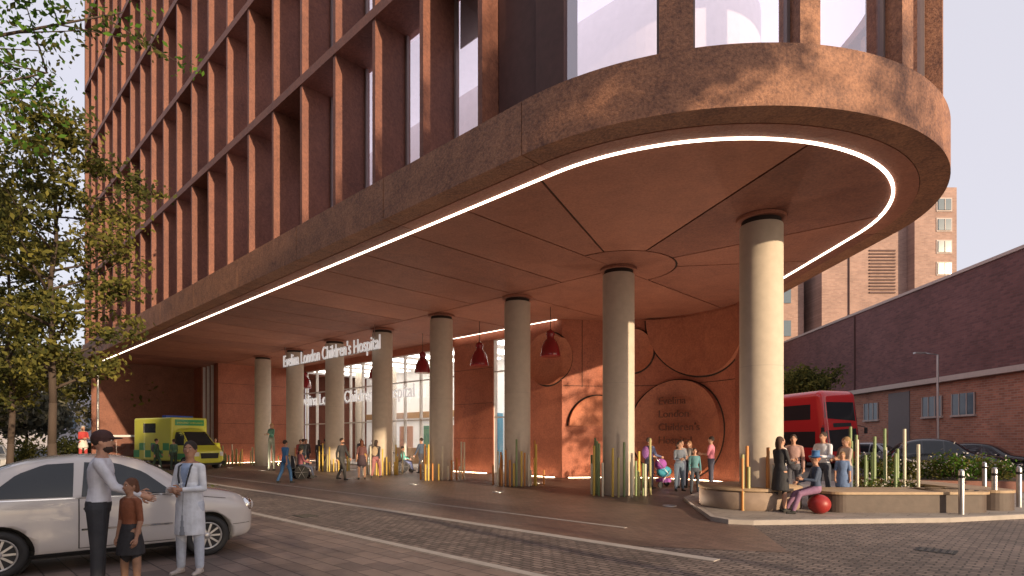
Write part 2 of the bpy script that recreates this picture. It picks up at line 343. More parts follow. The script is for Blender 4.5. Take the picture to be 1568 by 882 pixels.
person('woman_in_dark_top',(8.75,15.1,.1),110,1.66,pose='front',top=(.1,.06,.06),bot=(.05,.06,.09),voxel=.014,female=True,longhair=True)
person('man_pushing_stroller',(4.75,19.9),-60,1.76,pose='push',top=(.07,.08,.16),bot=(.04,.04,.06),voxel=.015,bag=(.2,.08,.25))
person('woman_in_dark_top',(5.5,18.9),-170,1.62,pose='front',top=(.12,.14,.18),bot=(.1,.14,.2),female=True,longhair=True,skin=SKIN3,voxel=.015)
person('child_in_teal_top',(5.72,18.0),175,1.42,top=(.08,.2,.23),bot=(.05,.06,.08),voxel=.015,longhair=True,female=True)
person('woman_in_grey_coat',(5.95,20.2),-160,1.66,top=(.2,.2,.22),bot=(.05,.06,.1),voxel=.016,longhair=True,female=True,pose='front')
person('woman_in_dark_top',(6.35,20.6),120,1.64,top=(.3,.28,.27),bot=(.04,.05,.08),voxel=.016,longhair=True,female=True,hair=(.2,.1,.05))
person('man_in_pink_shirt',(7.0,20.2),60,1.80,pose='front',top=(.6,.2,.27),bot=(.05,.05,.08),voxel=.015,sleeves=.5)
person('man_in_grey_top',(8.1,19.4),-100,1.76,pose='stand',top=(.12,.12,.13),bot=(.05,.05,.07),voxel=.016)
person('nurse_in_blue_scrubs',(-8.8,22.3),-30,1.70,pose='walk',top=(.05,.16,.35),bot=(.05,.14,.3),female=True,voxel=.015,sleeves=.5)
person('stilt_walker_in_green',(-13.1,31.3),160,1.75,pose='front',top=(.12,.3,.22),bot=(.25,.28,.22),sc_legs=1.95,female=True,longhair=True,hair=(.4,.25,.1),voxel=.018)
person('visitor_with_backpack',(-11.0,30.3),-20,1.75,pose='walk',top=(.12,.14,.16),bot=(.04,.05,.08),bag=(.1,.12,.1),voxel=.018)
person('visitor_in_dark_coat',(-10.4,31.0),10,1.7,pose='walk',top=(.04,.04,.05),bot=(.04,.04,.06),voxel=.018,female=True,longhair=True)
person('visitor_in_maroon_top',(-11.7,31.8),-150,1.68,pose='stand',top=(.3,.06,.06),bot=(.04,.05,.08),voxel=.018)
person('visitor_in_grey_jacket',(-10.9,33.6),-60,1.74,pose='walk',top=(.25,.25,.27),bot=(.05,.06,.09),voxel=.018)
person('visitor_in_dark_coat',(-9.0,34.2),170,1.72,pose='stand',top=(.05,.05,.07),bot=(.04,.04,.06),voxel=.018)
person('visitor_in_white_top',(-8.2,34.8),100,1.66,pose='front',top=(.55,.5,.5),bot=(.06,.07,.12),voxel=.018,female=True,longhair=True)
person('man_walking_in_black',(-7.1,24.0),-110,1.78,pose='walk',top=(.035,.035,.04),bot=(.05,.05,.05),voxel=.016,beard=True)
person('woman_in_red_skirt',(-6.35,24.3),20,1.66,pose='stand',top=(.12,.05,.05),bot=None,skirt=(.05,.03,.04),skirtlen=.62,female=True,longhair=True,hair=(.12,.04,.02),voxel=.016,sleeves=.5)
person('woman_with_bag',(-6.0,25.4),-10,1.70,pose='walk',top=(.05,.05,.06),bot=(.3,.12,.12),female=True,longhair=True,voxel=.017,bag=(.4,.3,.2))
person('visitor_in_white_top',(-7.2,29.8),20,1.72,pose='walk',top=(.6,.6,.6),bot=(.05,.06,.12),voxel=.018)
person('visitor_pushing_wheelchair',(-6.35,29.4),-70,1.68,pose='push',top=(.45,.43,.4),bot=(.08,.1,.16),voxel=.018,female=True,longhair=True)
person('patient_in_wheelchair',(-5.55,29.2,0.08),-70,1.62,pose='sit',top=(.1,.35,.3),bot=(.08,.1,.2),voxel=.018)
person('man_in_blue_jacket',(-4.5,28.5),60,1.80,pose='walk',top=(.06,.09,.15),bot=(.05,.05,.07),voxel=.017)
person('patient_in_wheelchair',(-9.0,24.45,0.08),-50,1.6,pose='sit',top=(.25,.08,.1),bot=(.05,.06,.1),voxel=.018)
person('paramedic_in_green',(-19.3,31.2),-60,1.76,pose='walk',top=(.03,.08,.05),bot=(.03,.06,.04),voxel=.018,bag=(.1,.1,.12))
person('paramedic_in_green',(-18.6,31.6),60,1.7,pose='stand',top=(.05,.12,.08),bot=(.03,.05,.04),voxel=.018,female=True)
person('steward_in_yellow_jacket',(-17.9,34.7),-160,1.76,pose='stand',top=(.6,.6,.05),bot=(.04,.05,.08),voxel=.018)
person('stilt_walker_in_red',(-20.6,27.6),-120,1.75,pose='front',top=(.4,.04,.04),bot=(.4,.05,.05),sc_legs=1.7,female=True,hair=(.6,.55,.5),longhair=True,voxel=.018,skirt=(.6,.55,.5),skirtlen=.7)
person('visitor_in_dark_coat',(-12.0,33.5),-150,1.7,pose='stand',top=(.05,.04,.04),bot=(.04,.04,.06),voxel=.018)
# ------------------------------------------------------------------ vehicles
def carpaint(n,c,r=.25): return plain(n,c,r,var=.03,coat=.6)
CGLASS=plain('car_glass',(.025,.03,.035),.06,var=.05)
RIM=plain('alloy_rim',(.5,.5,.52),.3,metal=.8)
LAMPG=plain('headlamp_glass',(.6,.6,.62),.1,coat=.5)
REDL=plain('tail_lamp',(.4,.02,.02),.2)
def evalmesh(ob):
    dg=bpy.context.evaluated_depsgraph_get(); m=bpy.data.meshes.new_from_object(ob.evaluated_get(dg)); return m
def loft_body(st,sub=2):
    vs=[];n=None
    for x,zb,zs,zt,wl,ws,wt in st:
        half=[(0,zb),(wl*.8,zb),(wl*.97,zb+.05),(wl*1.0,zb+(zs-zb)*.45),((wl+ws)/2*1.005,zb+(zs-zb)*.8),(ws,zs),(ws-(ws-wt)*.35,zs+(zt-zs)*.42),(wt+.03,zs+(zt-zs)*.82),(wt*.82,zt-(zt-zs)*.03),(0,zt)]
        ring=half+[(-y,z) for y,z in half[-2:0:-1]]; n=len(ring)
        vs+=[(x,y,z) for y,z in ring]
    fs=[list(range(n)),[(len(st)-1)*n+i for i in range(n)][::-1]]
    for j in range(len(st)-1):
        for i in range(n): fs.append([j*n+i,(j+1)*n+i,(j+1)*n+(i+1)%n,j*n+(i+1)%n])
    me=bpy.data.meshes.new('b'); me.from_pydata(vs,[],fs); bm=bmesh.new(); bm.from_mesh(me); bmesh.ops.recalc_face_normals(bm,faces=bm.faces); bm.to_mesh(me); bm.free()
    ob=bpy.data.objects.new('b',me); COL.objects.link(ob); s=ob.modifiers.new('s','SUBSURF'); s.levels=sub; s.render_levels=sub
    return ob
def boxbody(L,W,z0,z1,bev):
    g=G(); g.box((0,0,(z0+z1)/2),(L,W,z1-z0),WHITE); ob=g.obj('b'); ob.data.materials.clear(); b=ob.modifiers.new('b','BEVEL'); b.width=bev; b.segments=6; return ob
def resamp(p,n):
    p=np.array(p,float); d=np.r_[0,np.cumsum(np.linalg.norm(np.diff(p,axis=0),axis=1))]; t=np.linspace(0,d[-1],n); return np.c_[np.interp(t,d,p[:,0]),np.interp(t,d,p[:,1])]
def patch(g,bvh,bot,top,mode,mat,off=.006,nx=14,ny=7):
    B=resamp(bot,nx);T=resamp(top,nx);vs=[]
    for j in range(ny):
        for i in range(nx):
            a,b=B[i]*(1-j/(ny-1))+T[i]*(j/(ny-1))
            if mode=='R': o=Vector((a,-4,b));d=Vector((0,1,0))
            elif mode=='L': o=Vector((a,4,b));d=Vector((0,-1,0))
            elif mode=='F': o=Vector((12,a,b));d=Vector((-1,0,0))
            else: o=Vector((-12,a,b));d=Vector((1,0,0))
            h=bvh.ray_cast(o,d)
            p=(h[0]+h[1]*off*(1 if h[1].dot(d)<0 else -1)) if h[0] is not None else None
            vs.append(p)
    fs=[];idx={};out=[]
    for k,p in enumerate(vs):
        if p is not None: idx[k]=len(out); out.append(p)
    for j in range(ny-1):
        for i in range(nx-1):
            q=[j*nx+i,j*nx+i+1,(j+1)*nx+i+1,(j+1)*nx+i]
            if all(k in idx for k in q): fs.append([idx[k] for k in q])
    g.add(out,fs,mat,True)
def wheel(g,x,y,r,w,side,spokes=8,rimm=None):
    M=Matrix.Translation((x,y,r))@Matrix.Rotation(-side*math.pi/2,4,'X')
    rimm=rimm or RIM
    g.lathe((0,0,0),[(r*.62,-w/2),(r*.93,-w/2),(r,-w*.3),(r,w*.3),(r*.93,w/2),(r*.68,w/2),(r*.66,w*.38)],28,BLACKM,M)
    g.lathe((0,0,0),[(r*.67,w*.30),(r*.67,w*.47),(r*.60,w*.44),(r*.58,w*.2)],28,rimm,M)
    g.lathe((0,0,0),[(.001,w*.12),(r*.62,w*.12)],20,BLACKM,M)
    g.lathe((0,0,0),[(r*.16,w*.1),(r*.16,w*.42),(r*.1,w*.46),(.002,w*.46)],14,rimm,M)
    for k in range(spokes):
        R=M@Matrix.Rotation(2*math.pi*k/spokes,4,'Z'); g.box((r*.37,0,w*.34),(r*.52,r*.09,w*.14),rimm,R)
def cutarches(body,xs,W,r,R):
    for x in xs:
        for s in(1,-1):
            g=G(); M=Matrix.Translation((x,s*(W-.10),r))@Matrix.Rotation(math.pi/2,4,'X'); g.lathe((0,0,0),[(R,-.22),(R,.22)],32,WHITE,M); c=g.obj('c')
            m=body.modifiers.new('b','BOOLEAN'); m.operation='DIFFERENCE'; m.object=c; m.solver='EXACT'
    me=evalmesh(body)
    for m in list(body.modifiers):
        if m.type=='BOOLEAN': bpy.data.objects.remove(m.object)
    return me
def hatchback(name,loc,rz,paint,st,L,wb,W,r,arch,windows=None,spokes=8):
    st=[(L/2-s[0],)+tuple(s[1:]) for s in st]
    b=loft_body(st); me0=evalmesh(b); bm=bmesh.new(); bm.from_mesh(me0); bvh=BVHTree.FromBMesh(bm)
    me=cutarches(b,wb,W,r,arch); bpy.data.objects.remove(b); bm.free()
    e=empty(name,(loc[0],loc[1],0),rz)
    me.materials.clear(); me.materials.append(paint)
    for p in me.polygons: p.material_index=0; p.use_smooth=True
    o=bpy.data.objects.new('bodywork',me); COL.objects.link(o); o.parent=e
    g=G()
    for sd in 'RL':
        for bt,tp,mt in windows: patch(g,bvh,bt,tp,sd,mt)
    for x in wb:
        for s in(1,-1):
            wheel(g,x,s*(W-.115),r,.19,s,spokes)
            M=Matrix.Translation((x,s*(W-.34),r))@Matrix.Rotation(math.pi/2,4,'X'); g.lathe((0,0,0),[(arch*1.0,-.06),(arch*1.0,.06)],24,BLACKM,M)
    g.box((0,0,.24),(L*.8,W*1.5,.12),BLACKM)
    return e,g,bvh
WHITEP=carpaint('car_paint_pearl_white',(.56,.53,.52),.2)
BLACKP=carpaint('car_paint_black',(.02,.02,.024),.15)
SILP=carpaint('car_paint_silver',(.35,.36,.38),.25)
CHROME=plain('chrome',(.7,.7,.7),.12,metal=1)
F5=[(0.0,.34,.52,.62,.44,.46,.32),(.04,.25,.62,.74,.62,.64,.48),(.18,.20,.72,.88,.74,.75,.58),(.42,.19,.79,.95,.80,.79,.62),(.75,.19,.84,1.0,.815,.80,.64),(.92,.19,.87,1.06,.815,.80,.64),(1.2,.19,.90,1.30,.815,.80,.60),(1.5,.19,.91,1.46,.815,.80,.57),(1.85,.19,.92,1.52,.815,.80,.56),(2.35,.19,.93,1.52,.815,.80,.56),(2.85,.19,.94,1.44,.815,.80,.55),(3.2,.20,.94,1.26,.81,.78,.53),(3.42,.24,.90,1.05,.77,.73,.5),(3.53,.30,.78,.90,.66,.62,.42),(3.56,.38,.66,.76,.5,.46,.3)]
L5=3.56; hx=lambda x:L5/2-x
w5=[([(hx(1.12),.96),(hx(2.18),.965)],[(hx(1.20),1.02),(hx(1.48),1.26),(hx(1.78),1.385),(hx(2.14),1.405)],CGLASS),
    ([(hx(2.27),.97),(hx(3.0),.98)],[(hx(2.25),1.40),(hx(2.55),1.385),(hx(2.82),1.27),(hx(3.05),1.06)],CGLASS),
    ([(hx(1.12),.30),(hx(2.2),.30)],[(hx(1.12),.308),(hx(2.2),.308)],DARK),
    ([(hx(1.06),.30),(hx(1.075),.30)],[(hx(1.06),.94),(hx(1.075),.94)],DARK),
    ([(hx(2.20),.30),(hx(2.212),.30)],[(hx(2.20),.96),(hx(2.212),.96)],DARK),
    ([(hx(1.05),.935),(hx(3.1),.95)],[(hx(1.05),.948),(hx(3.1),.963)],CHROME),
    ([(hx(1.15),.52),(hx(2.18),.53)],[(hx(1.15),.545),(hx(2.18),.555)],CHROME),
    ([(hx(2.03),.80),(hx(2.16),.80)],[(hx(2.03),.825),(hx(2.16),.825)],CHROME),
    ([(hx(.10),.44),(hx(.36),.44)],[(hx(.10),.447),(hx(.36),.447)],DARK),
    ([(hx(.45),.83),(hx(1.0),.91)],[(hx(.45),.837),(hx(1.0),.917)],DARK),
    ([(hx(.86),.21),(hx(2.7),.21)],[(hx(.86),.27),(hx(2.7),.27)],BLACKM)]
rz5=math.atan2(1.45,1.74)
mid=Vector((-5.33,7.775)); fw=Vector((math.cos(rz5),math.sin(rz5))); lf=Vector((-fw.y,fw.x))
cc=mid+lf*.72
e,g,bvh=hatchback('parked_car',(cc.x,cc.y),rz5,WHITEP,F5,L5,(hx(.70),hx(3.00)),.80,.30,.355,windows=w5,spokes=10)
patch(g,bvh,[(-.56,1.04),(.56,1.04)],[(-.46,1.38),(.46,1.38)],'F',CGLASS)
patch(g,bvh,[(-.55,1.05),(.55,1.05)],[(-.42,1.38),(.42,1.38)],'B',CGLASS)
for s in(1,-1):
    p=bvh.ray_cast(Vector((4,s*.58,.70)),Vector((-1,0,0)))[0]
    g.ell((p.x-.05,s*.58,.70),(.10,.115,.12),CHROME); g.ell((p.x-.035,s*.58,.70),(.10,.095,.10),LAMPG)
    g.ell((hx(.15),s*.52,.45),(.06,.06,.05),LAMPG)
    g.ell((hx(1.20),s*.93,1.0),(.06,.10,.07),WHITEP); g.tube((hx(1.17),s*.78,.94),(hx(1.19),s*.88,.98),.02,.02,BLACKM)
    p=bvh.ray_cast(Vector((-4,s*.60,.78)),Vector((1,0,0)))[0]
    g.ell((p.x+.03,s*.60,.80),(.05,.07,.13),REDL)
patch(g,bvh,[(-.4,.30),(.4,.30)],[(-.42,.40),(.42,.40)],'F',BLACKM)
g.box((hx(-.0),0,.47),(.02,.5,.1),WHITE)
g.obj('windows_wheels_trim',e)
TX=[(0,.35,.6,.72,.5,.5,.35),(.06,.25,.72,.86,.72,.72,.5),(.35,.22,.82,.98,.84,.82,.62),(1.0,.2,.9,1.04,.87,.86,.66),(1.35,.2,.95,1.12,.87,.86,.66),(1.75,.2,.98,1.5,.87,.86,.62),(2.1,.2,1.0,1.74,.87,.86,.62),(2.7,.2,1.0,1.82,.87,.86,.62),(3.5,.2,1.0,1.80,.87,.86,.62),(4.0,.2,1.0,1.66,.87,.85,.6),(4.3,.22,.98,1.3,.85,.82,.58),(4.5,.28,.9,1.05,.78,.74,.52),(4.57,.38,.75,.85,.6,.56,.4)]
LT=4.57; tx=lambda x:LT/2-x
wt=[([(tx(1.62),1.06),(tx(2.45),1.06)],[(tx(1.85),1.3),(tx(2.1),1.60),(tx(2.45),1.66)],CGLASS),([(tx(2.52),1.06),(tx(3.3),1.06)],[(tx(2.52),1.66),(tx(3.3),1.66)],CGLASS),([(tx(3.38),1.06),(tx(3.98),1.1)],[(tx(3.38),1.65),(tx(3.8),1.58),(tx(4.02),1.3)],CGLASS)]
def othercar(name,loc,rz,paint,scale=1):
    e,g,bvh=hatchback(name,loc,rz,paint,TX,LT,(tx(.85),tx(3.65)),.86,.33,.39,windows=wt,spokes=6)
    patch(g,bvh,[(-.6,1.12),(.6,1.12)],[(-.52,1.58),(.52,1.58)],'F',CGLASS)
    patch(g,bvh,[(-.6,1.12),(.6,1.12)],[(-.48,1.55),(.48,1.55)],'B',CGLASS)
    patch(g,bvh,[(-.3,.5),(.3,.5)],[(-.32,.8),(.32,.8)],'F',CHROME)
    for s in(1,-1): patch(g,bvh,[(s*.5,.62),(s*.7,.62)],[(s*.5,.8),(s*.7,.8)],'F',LAMPG,nx=5,ny=5); patch(g,bvh,[(s*.6,.7),(s*.74,.7)],[(s*.6,.95),(s*.74,.95)],'B',REDL,nx=5,ny=5)
    for s in(1,-1): g.ell((tx(1.75),s*.98,1.1),(.06,.1,.08),paint)
    g.obj('windows_wheels_trim',e); e.scale=(scale,scale,scale*.97 if scale==1 else scale*.88); return e
othercar('black_taxi',(20.6,27.4),math.radians(-22),BLACKP)
othercar('parked_car',(23.0,36.0),math.radians(-60),SILP,.95)
othercar('parked_car',(24.6,42.5),math.radians(-70),BLACKP,.95)
othercar('parked_car',(25.4,30.6),math.radians(-50),BLACKP,.95)
othercar('parked_car',(-33,46),math.radians(10),SILP,.95)
othercar('parked_car',(-27.5,30.2),math.radians(-44),SILP,.95)
# ambulance
YEL=carpaint('ambulance_yellow',(.58,.60,.06),.35); GRN=carpaint('ambulance_green',(.02,.28,.08),.35)
e=empty('ambulance',(-19.6,33.9,0),math.radians(-30))
b=boxbody(3.9,2.15,.45,2.95,.10); b.name='patient_box'; b.parent=e; b.location=(-.95,0,0); b.data.materials.append(YEL)
cst=[(2.95,.4,.85,.98,.72,.72,.5),(2.88,.32,.95,1.1,.88,.88,.7),(2.6,.3,1.05,1.22,.96,.95,.78),(2.2,.3,1.12,1.4,.98,.97,.80),(1.75,.3,1.2,1.95,.98,.97,.78),(1.4,.3,1.25,2.3,.98,.97,.78),(1.0,.3,1.25,2.38,.98,.97,.8),(.8,.3,1.25,2.38,.98,.97,.8)]
b=loft_body(cst); me=evalmesh(b); bm=bmesh.new(); bm.from_mesh(me); bvh=BVHTree.FromBMesh(bm); bpy.data.objects.remove(b)
me.materials.clear(); me.materials.append(YEL)
for p in me.polygons: p.use_smooth=True
o=bpy.data.objects.new('cab',me); COL.objects.link(o); o.parent=e
g=G(); patch(g,bvh,[(-.82,1.35),(.82,1.35)],[(-.74,2.12),(.74,2.12)],'F',CGLASS)
patch(g,bvh,[(-.5,.62),(.5,.62)],[(-.55,.92),(.55,.92)],'F',BLACKM)
for s in(1,-1): patch(g,bvh,[(s*.6,.75),(s*.84,.75)],[(s*.6,.98),(s*.84,.98)],'F',LAMPG,nx=6,ny=5)
for sd in 'RL': patch(g,bvh,[(1.05,1.35),(2.0,1.35)],[(1.05,2.1),(1.55,2.1),(1.8,1.75)],sd,CGLASS); patch(g,bvh,[(1.0,.55),(2.4,.55)],[(1.0,.9),(2.4,.9)],sd,GRN)
for s in(1,-1):
    for x in(2.15,-1.5): wheel(g,x,s*.9,.36,.24,s,6)
    for k in range(6):
        for j in range(2):
            if (k+j)%2==0: g.box((-2.6+k*.62,s*1.078,.85+j*.42),(.62,.012,.42),GRN)
    g.box((-1.2,s*1.078,2.35),(1.3,.014,.55),CGLASS)
g.box((1.008,0,2.66),(.012,1.7,.34),GRN); g.box((-.2,0,3.02),(.35,1.6,.12),plain('blue_beacon',(.03,.1,.6),.2)); g.box((.95,0,.35),(3.9,1.9,.2),BLACKM); g.box((-1,0,.4),(3.7,1.9,.2),BLACKM)
g.obj('windows_wheels_markings',e)
def text(name,body,width,O,X,N,mat,parent=None,ext=.02,sy=1,spacing=1):
    cu=bpy.data.curves.new(name,'FONT'); cu.body=body; cu.extrude=ext; cu.align_x='LEFT'; cu.space_line=spacing; o=bpy.data.objects.new(name,cu); COL.objects.link(o)
    bpy.context.view_layer.update(); w0=o.dimensions.x; s=width/w0
    X=Vector(X).normalized();Z=Vector((0,0,1)) ;Nn=Vector(N).normalized()
    M=Matrix((( X.x,Z.x,Nn.x,O[0]),(X.y,Z.y,Nn.y,O[1]),(X.z,Z.z,Nn.z,O[2]),(0,0,0,1)))
    cu.materials.append(mat)
    o.matrix_world=M@Matrix.Diagonal((s,s*sy,1,1))
    if parent: 
        o.parent=parent; o.matrix_parent_inverse=parent.matrix_world.inverted()
    return o
bpy.context.view_layer.update()
a=math.radians(-30); mw=Matrix.Translation((-19.6,33.9,0))@Matrix.Rotation(a,4,'Z')
text('emergency_lettering','EMERGENCY AMBULANCE',1.5,mw@Vector((1.025,-.75,2.6)),mw.to_3x3()@Vector((0,1,0)),mw.to_3x3()@Vector((1,0,0)),YEL,e,.004)
# bus
REDP=carpaint('bus_red',(.55,.03,.035),.15)
e=empty('red_bus',(18.0,38.2,0),math.radians(-79))
b=boxbody(11,2.5,.3,4.55,.42); me=evalmesh(b); bm=bmesh.new(); bm.from_mesh(me); 
for v in bm.verts:
    if v.co.x>4 and v.co.z>1: v.co.x-=(v.co.z-1)*.16
bvh=BVHTree.FromBMesh(bm); bm.to_mesh(me); bpy.data.objects.remove(b); me.materials.append(REDP)
for p in me.polygons: p.use_smooth=True
o=bpy.data.objects.new('bodywork',me); COL.objects.link(o); o.parent=e; g=G()
patch(g,bvh,[(-1.0,1.0),(1.0,1.0)],[(-1.05,2.2),(1.05,2.35)],'F',CGLASS); patch(g,bvh,[(-1.05,2.9),(1.05,2.75)],[(-1.0,3.85),(1.0,3.85)],'F',CGLASS)
patch(g,bvh,[(-.6,2.38),(.6,2.45)],[(-.6,2.62),(.6,2.66)],'F',BLACKM)
for sd in 'RL': patch(g,bvh,[(-5,1.2),(4.6,1.2)],[(-5,2.15),(4.6,2.15)],sd,CGLASS,nx=30); patch(g,bvh,[(-5,2.85),(4.2,2.85)],[(-5,3.75),(4.2,3.75)],sd,CGLASS,nx=30)
for s in(1,-1):
    patch(g,bvh,[(s*.75,.6),(s*1.05,.6)],[(s*.75,.8),(s*1.05,.8)],'F',LAMPG,nx=5,ny=4)
    for x in(3.2,-2.6): wheel(g,x,s*1.13,.48,.28,s,5)
    g.tube((5.1,s*1.15,2.5),(5.4,s*1.4,2.4),.02,.02,BLACKM); g.box((5.4,s*1.42,2.2),(.08,.16,.34),BLACKM)
g.obj('windows_wheels',e)
# ------------------------------------------------------------------ hospital building
U=Vector((-.7208,.6931,0)); Nn=Vector((-.6931,-.7208,0)); O=Vector((.18,10.69,0)); C=Vector((4.13,14.8,0)); R0=5.7
TE=38.6+1.2; ZS=7.0; ZF=8.0; FH=4.25; NF=6; ZT=ZF+FH*NF
ANG0=math.degrees(math.atan2(Nn.x,-Nn.y))
def F(t,d): p=O+U*t-Nn*d; return (p.x,p.y)
def AR(a,d): a=math.radians(a); return (C.x+(R0-d)*math.sin(a),C.y-(R0-d)*math.cos(a))
def path(d,end=46,step=3):
    p=[F(TE,d),F(0,d)]; a=ANG0+step
    while a<90: p.append(AR(a,d)); a+=step
    p.append(AR(90,d)); p.append((C.x+R0-d,end)); return p
HB=empty('hospital_building')
back=[(9.8,47),(-17.5,50)]
def strip(g,p0,p1,z0,z1,mat):
    n=len(p0)
    vs=[(*p,z0) for p in p0]+[(*p,z0) for p in p1]+[(*p,z1) for p in p0]+[(*p,z1) for p in p1]; fs=[]
    for i in range(n-1):
        fs+= [[i,i+1,n+i+1,n+i],[2*n+i,3*n+i,3*n+i+1,2*n+i+1],[i,2*n+i,2*n+i+1,i+1],[n+i,n+i+1,3*n+i+1,3*n+i]]
    fs+=[[0,n,3*n,2*n],[n-1,3*n-1,4*n-1,2*n-1]]
    g.add(vs,fs,mat)
g=G()
segs=[0,4.55,9.1,13.6,18.1,22.7,27.2,31.8,TE]
for a,b in zip(segs,segs[1:]):
    a2=a+.015;b2=b-.015; g.prism([F(b2,0),F(a2,0),F(a2,.5),F(b2,.5)],ZS,ZF,TCF)
for a,b in zip([ANG0],[90]):
    n=48; P0=[AR(a+.08+(b-a-.16)*i/n,0) for i in range(n+1)]; P1=[AR(a+.08+(b-a-.16)*i/n,.5) for i in range(n+1)]; strip(g,P0,P1,ZS,ZF,TCF)
g.prism([(C.x+R0-.5,C.y+.02),(C.x+R0,C.y+.02),(C.x+R0,46),(C.x+R0-.5,46)],ZS,ZF,TCF)
g.prism([F(TE+.02,0),F(TE+.02,12),F(TE+.5,12),F(TE+.5,0)],ZS,ZF,TCF)
fo=g.obj('fascia',HB)
g=G()
g.sheet(path(.05)+[(p[0],p[1]) for p in back],ZS+.03,DARK)
z0,z1=ZS-.012,ZS+.02
for a,b in zip(segs,segs[1:]): g.prism([F(b-.015,.51),F(a+.015,.51),F(a+.015,.92),F(b-.015,.92)],z0,z1,TCS)
n=48; strip(g,[AR(ANG0+(90-ANG0)*i/n,.51) for i in range(n+1)],[AR(ANG0+(90-ANG0)*i/n,.92) for i in range(n+1)],z0,z1,TCS)
g.prism([(9.83-.92,14.82),(9.83-.51,14.82),(9.83-.51,46),(9.83-.92,46)],z0,z1,TCS)
C2=Vector((3.3,17.8,0)); tc2=(C2-O).dot(U); dc=-(C2-O).dot(Nn)
e0=tc2; step=2.245; k=0
while e0<TE-1:
    e1=min(e0+step,TE); g.prism([F(e1-.028,1.0),F(e0+.028,1.0),F(e0+.028,dc-.028),F(e1-.028,dc-.028)],z0,z1,TCS)
    if k%2==0:
        e2=min(e0+2*step,TE); g.prism([F(e2-.028,dc+.028),F(e0+.028,dc+.028),F(e0+.028,dc+9),F(e2-.028,dc+9)],z0,z1,TCS)
    e0=e1;k+=1
inner=path(1.0,step=2)
def hit(ang):
    d=Vector((math.cos(math.radians(ang)),math.sin(math.radians(ang)))); best=None
    for p,q in zip(inner,inner[1:]):
        p=Vector(p);q=Vector(q); e_=q-p; den=d.x*e_.y-d.y*e_.x
        if abs(den)<1e-9: continue
        w=p-Vector((C2.x,C2.y)); s=(w.x*e_.y-w.y*e_.x)/den; u_=(w.x*d.y-w.y*d.x)/den
        if s>0 and -1e-6<=u_<=1+1e-6 and (best is None or s<best): best=s
    return min(best or 11,11)
nang=math.degrees(math.atan2(Nn.y,Nn.x))%360
fan=[nang,246,285,322,352,nang+180]
for a,b in zip(fan,fan[1:]):
    n=max(6,int((b-a)/2)); outer=[];inn=[]
    for i in range(n+1):
        aa=a+(b-a)*i/n; rr=hit(aa); ga=0.028
        d=Vector((math.cos(math.radians(aa)),math.sin(math.radians(aa)),0)); pe=Vector((-d.y,d.x,0)); sh=pe*(ga if i==0 else (-ga if i==n else 0))
        q=C2+d*rr+sh; outer.append((q.x,q.y)); q=C2+d*1.76+sh; inn.append((q.x,q.y))
    strip(g,inn,outer,z0,z1,TCS)
g.prism([(C2.x+1.70*math.cos(math.radians(nang+180*i/24)),C2.y+1.70*math.sin(math.radians(nang+180*i/24))) for i in range(25)],z0,z1,TCS)
g.obj('soffit_panels',HB)
g=G(); strip(g,path(.93),path(.985),ZS-.035,ZS+.012,LED); g.obj('led_strip',HB)
CP=[(5.94,13.7),(3.30,17.8),(.2,21.4),(-3.01,24.5),(-6.24,27.65),(-9.5,30.8),(-12.8,33.9),(-15.95,36.8)]
g=G()
for (x,y) in CP:
    g.lathe((x,y,0),[(.485,0),(.485,6.76),(.48,6.78)],40,CONC)
    g.lathe((x,y,0),[(.44,6.78),(.44,6.99)],32,DARK)
    g.lathe((x,y,0),[(.56,6.90),(.56,6.975)],32,TCS)
    g.lathe((x,y,0),[(.488,3.42),(.488,3.426)],40,STONE)
g.obj('columns',HB)
g=G()
k=0
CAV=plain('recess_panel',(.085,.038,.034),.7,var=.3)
while 1.2+1.93*k<TE+.1:
    t=1.2+1.93*k
    g.prism([F(t+.065,.06),F(t-.065,.06),F(t-.065,1.12),F(t+.065,1.12)],ZF+.002,ZT,TC)
    for f in range(NF):
        zb=ZF+FH*f+.1; zt=ZF+FH*(f+1)-.13
        wd=.70 if (k+f)%3 else .45
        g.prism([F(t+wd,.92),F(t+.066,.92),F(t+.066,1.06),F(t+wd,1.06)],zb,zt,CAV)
        g.prism([F(t+wd+.05,.84),F(t+wd+.001,.84),F(t+wd+.001,1.04),F(t+wd+.05,1.04)],zb,zt,FRAME)
        g.prism([F(t+1.86,.96),F(t+1.80,.96),F(t+1.80,1.04),F(t+1.86,1.04)],zb,zt,FRAME)
        g.prism([F(t+1.80,.98),F(t+wd+.05,.98),F(t+wd+.05,1.03),F(t+1.80,1.03)],zb,zb+.07,FRAME)
        if (k*3+f)%4==0: g.prism([F(t+1.80,1.10),F(t+wd+.05,1.10),F(t+wd+.05,1.12),F(t+1.80,1.12)],zt-1.2-.5*((k+f)%3),zt,FRAMEW)
    k+=1
for f in range(1,NF+1):
    z=ZF+FH*f
    strip(g,[F(TE,.03),F(-.05,.03)],[F(TE,1.15),F(-.05,1.15)],z-.13,z+.13,TC)
    P0=[p for p in path(.03)[1:]]; P1=[p for p in path(.95)[1:]]; strip(g,P0,P1,z-.15,z+.15,TC)
strip(g,path(.5),path(1.1),ZF-.3,ZF+.05,TC)
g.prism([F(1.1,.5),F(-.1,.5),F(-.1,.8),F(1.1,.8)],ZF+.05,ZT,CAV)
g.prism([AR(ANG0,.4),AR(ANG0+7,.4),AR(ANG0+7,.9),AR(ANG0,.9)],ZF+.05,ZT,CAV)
PA=[(-15,.55),(7,.36),(29,.36),(51,.36),(73,.36),(90,.36)]
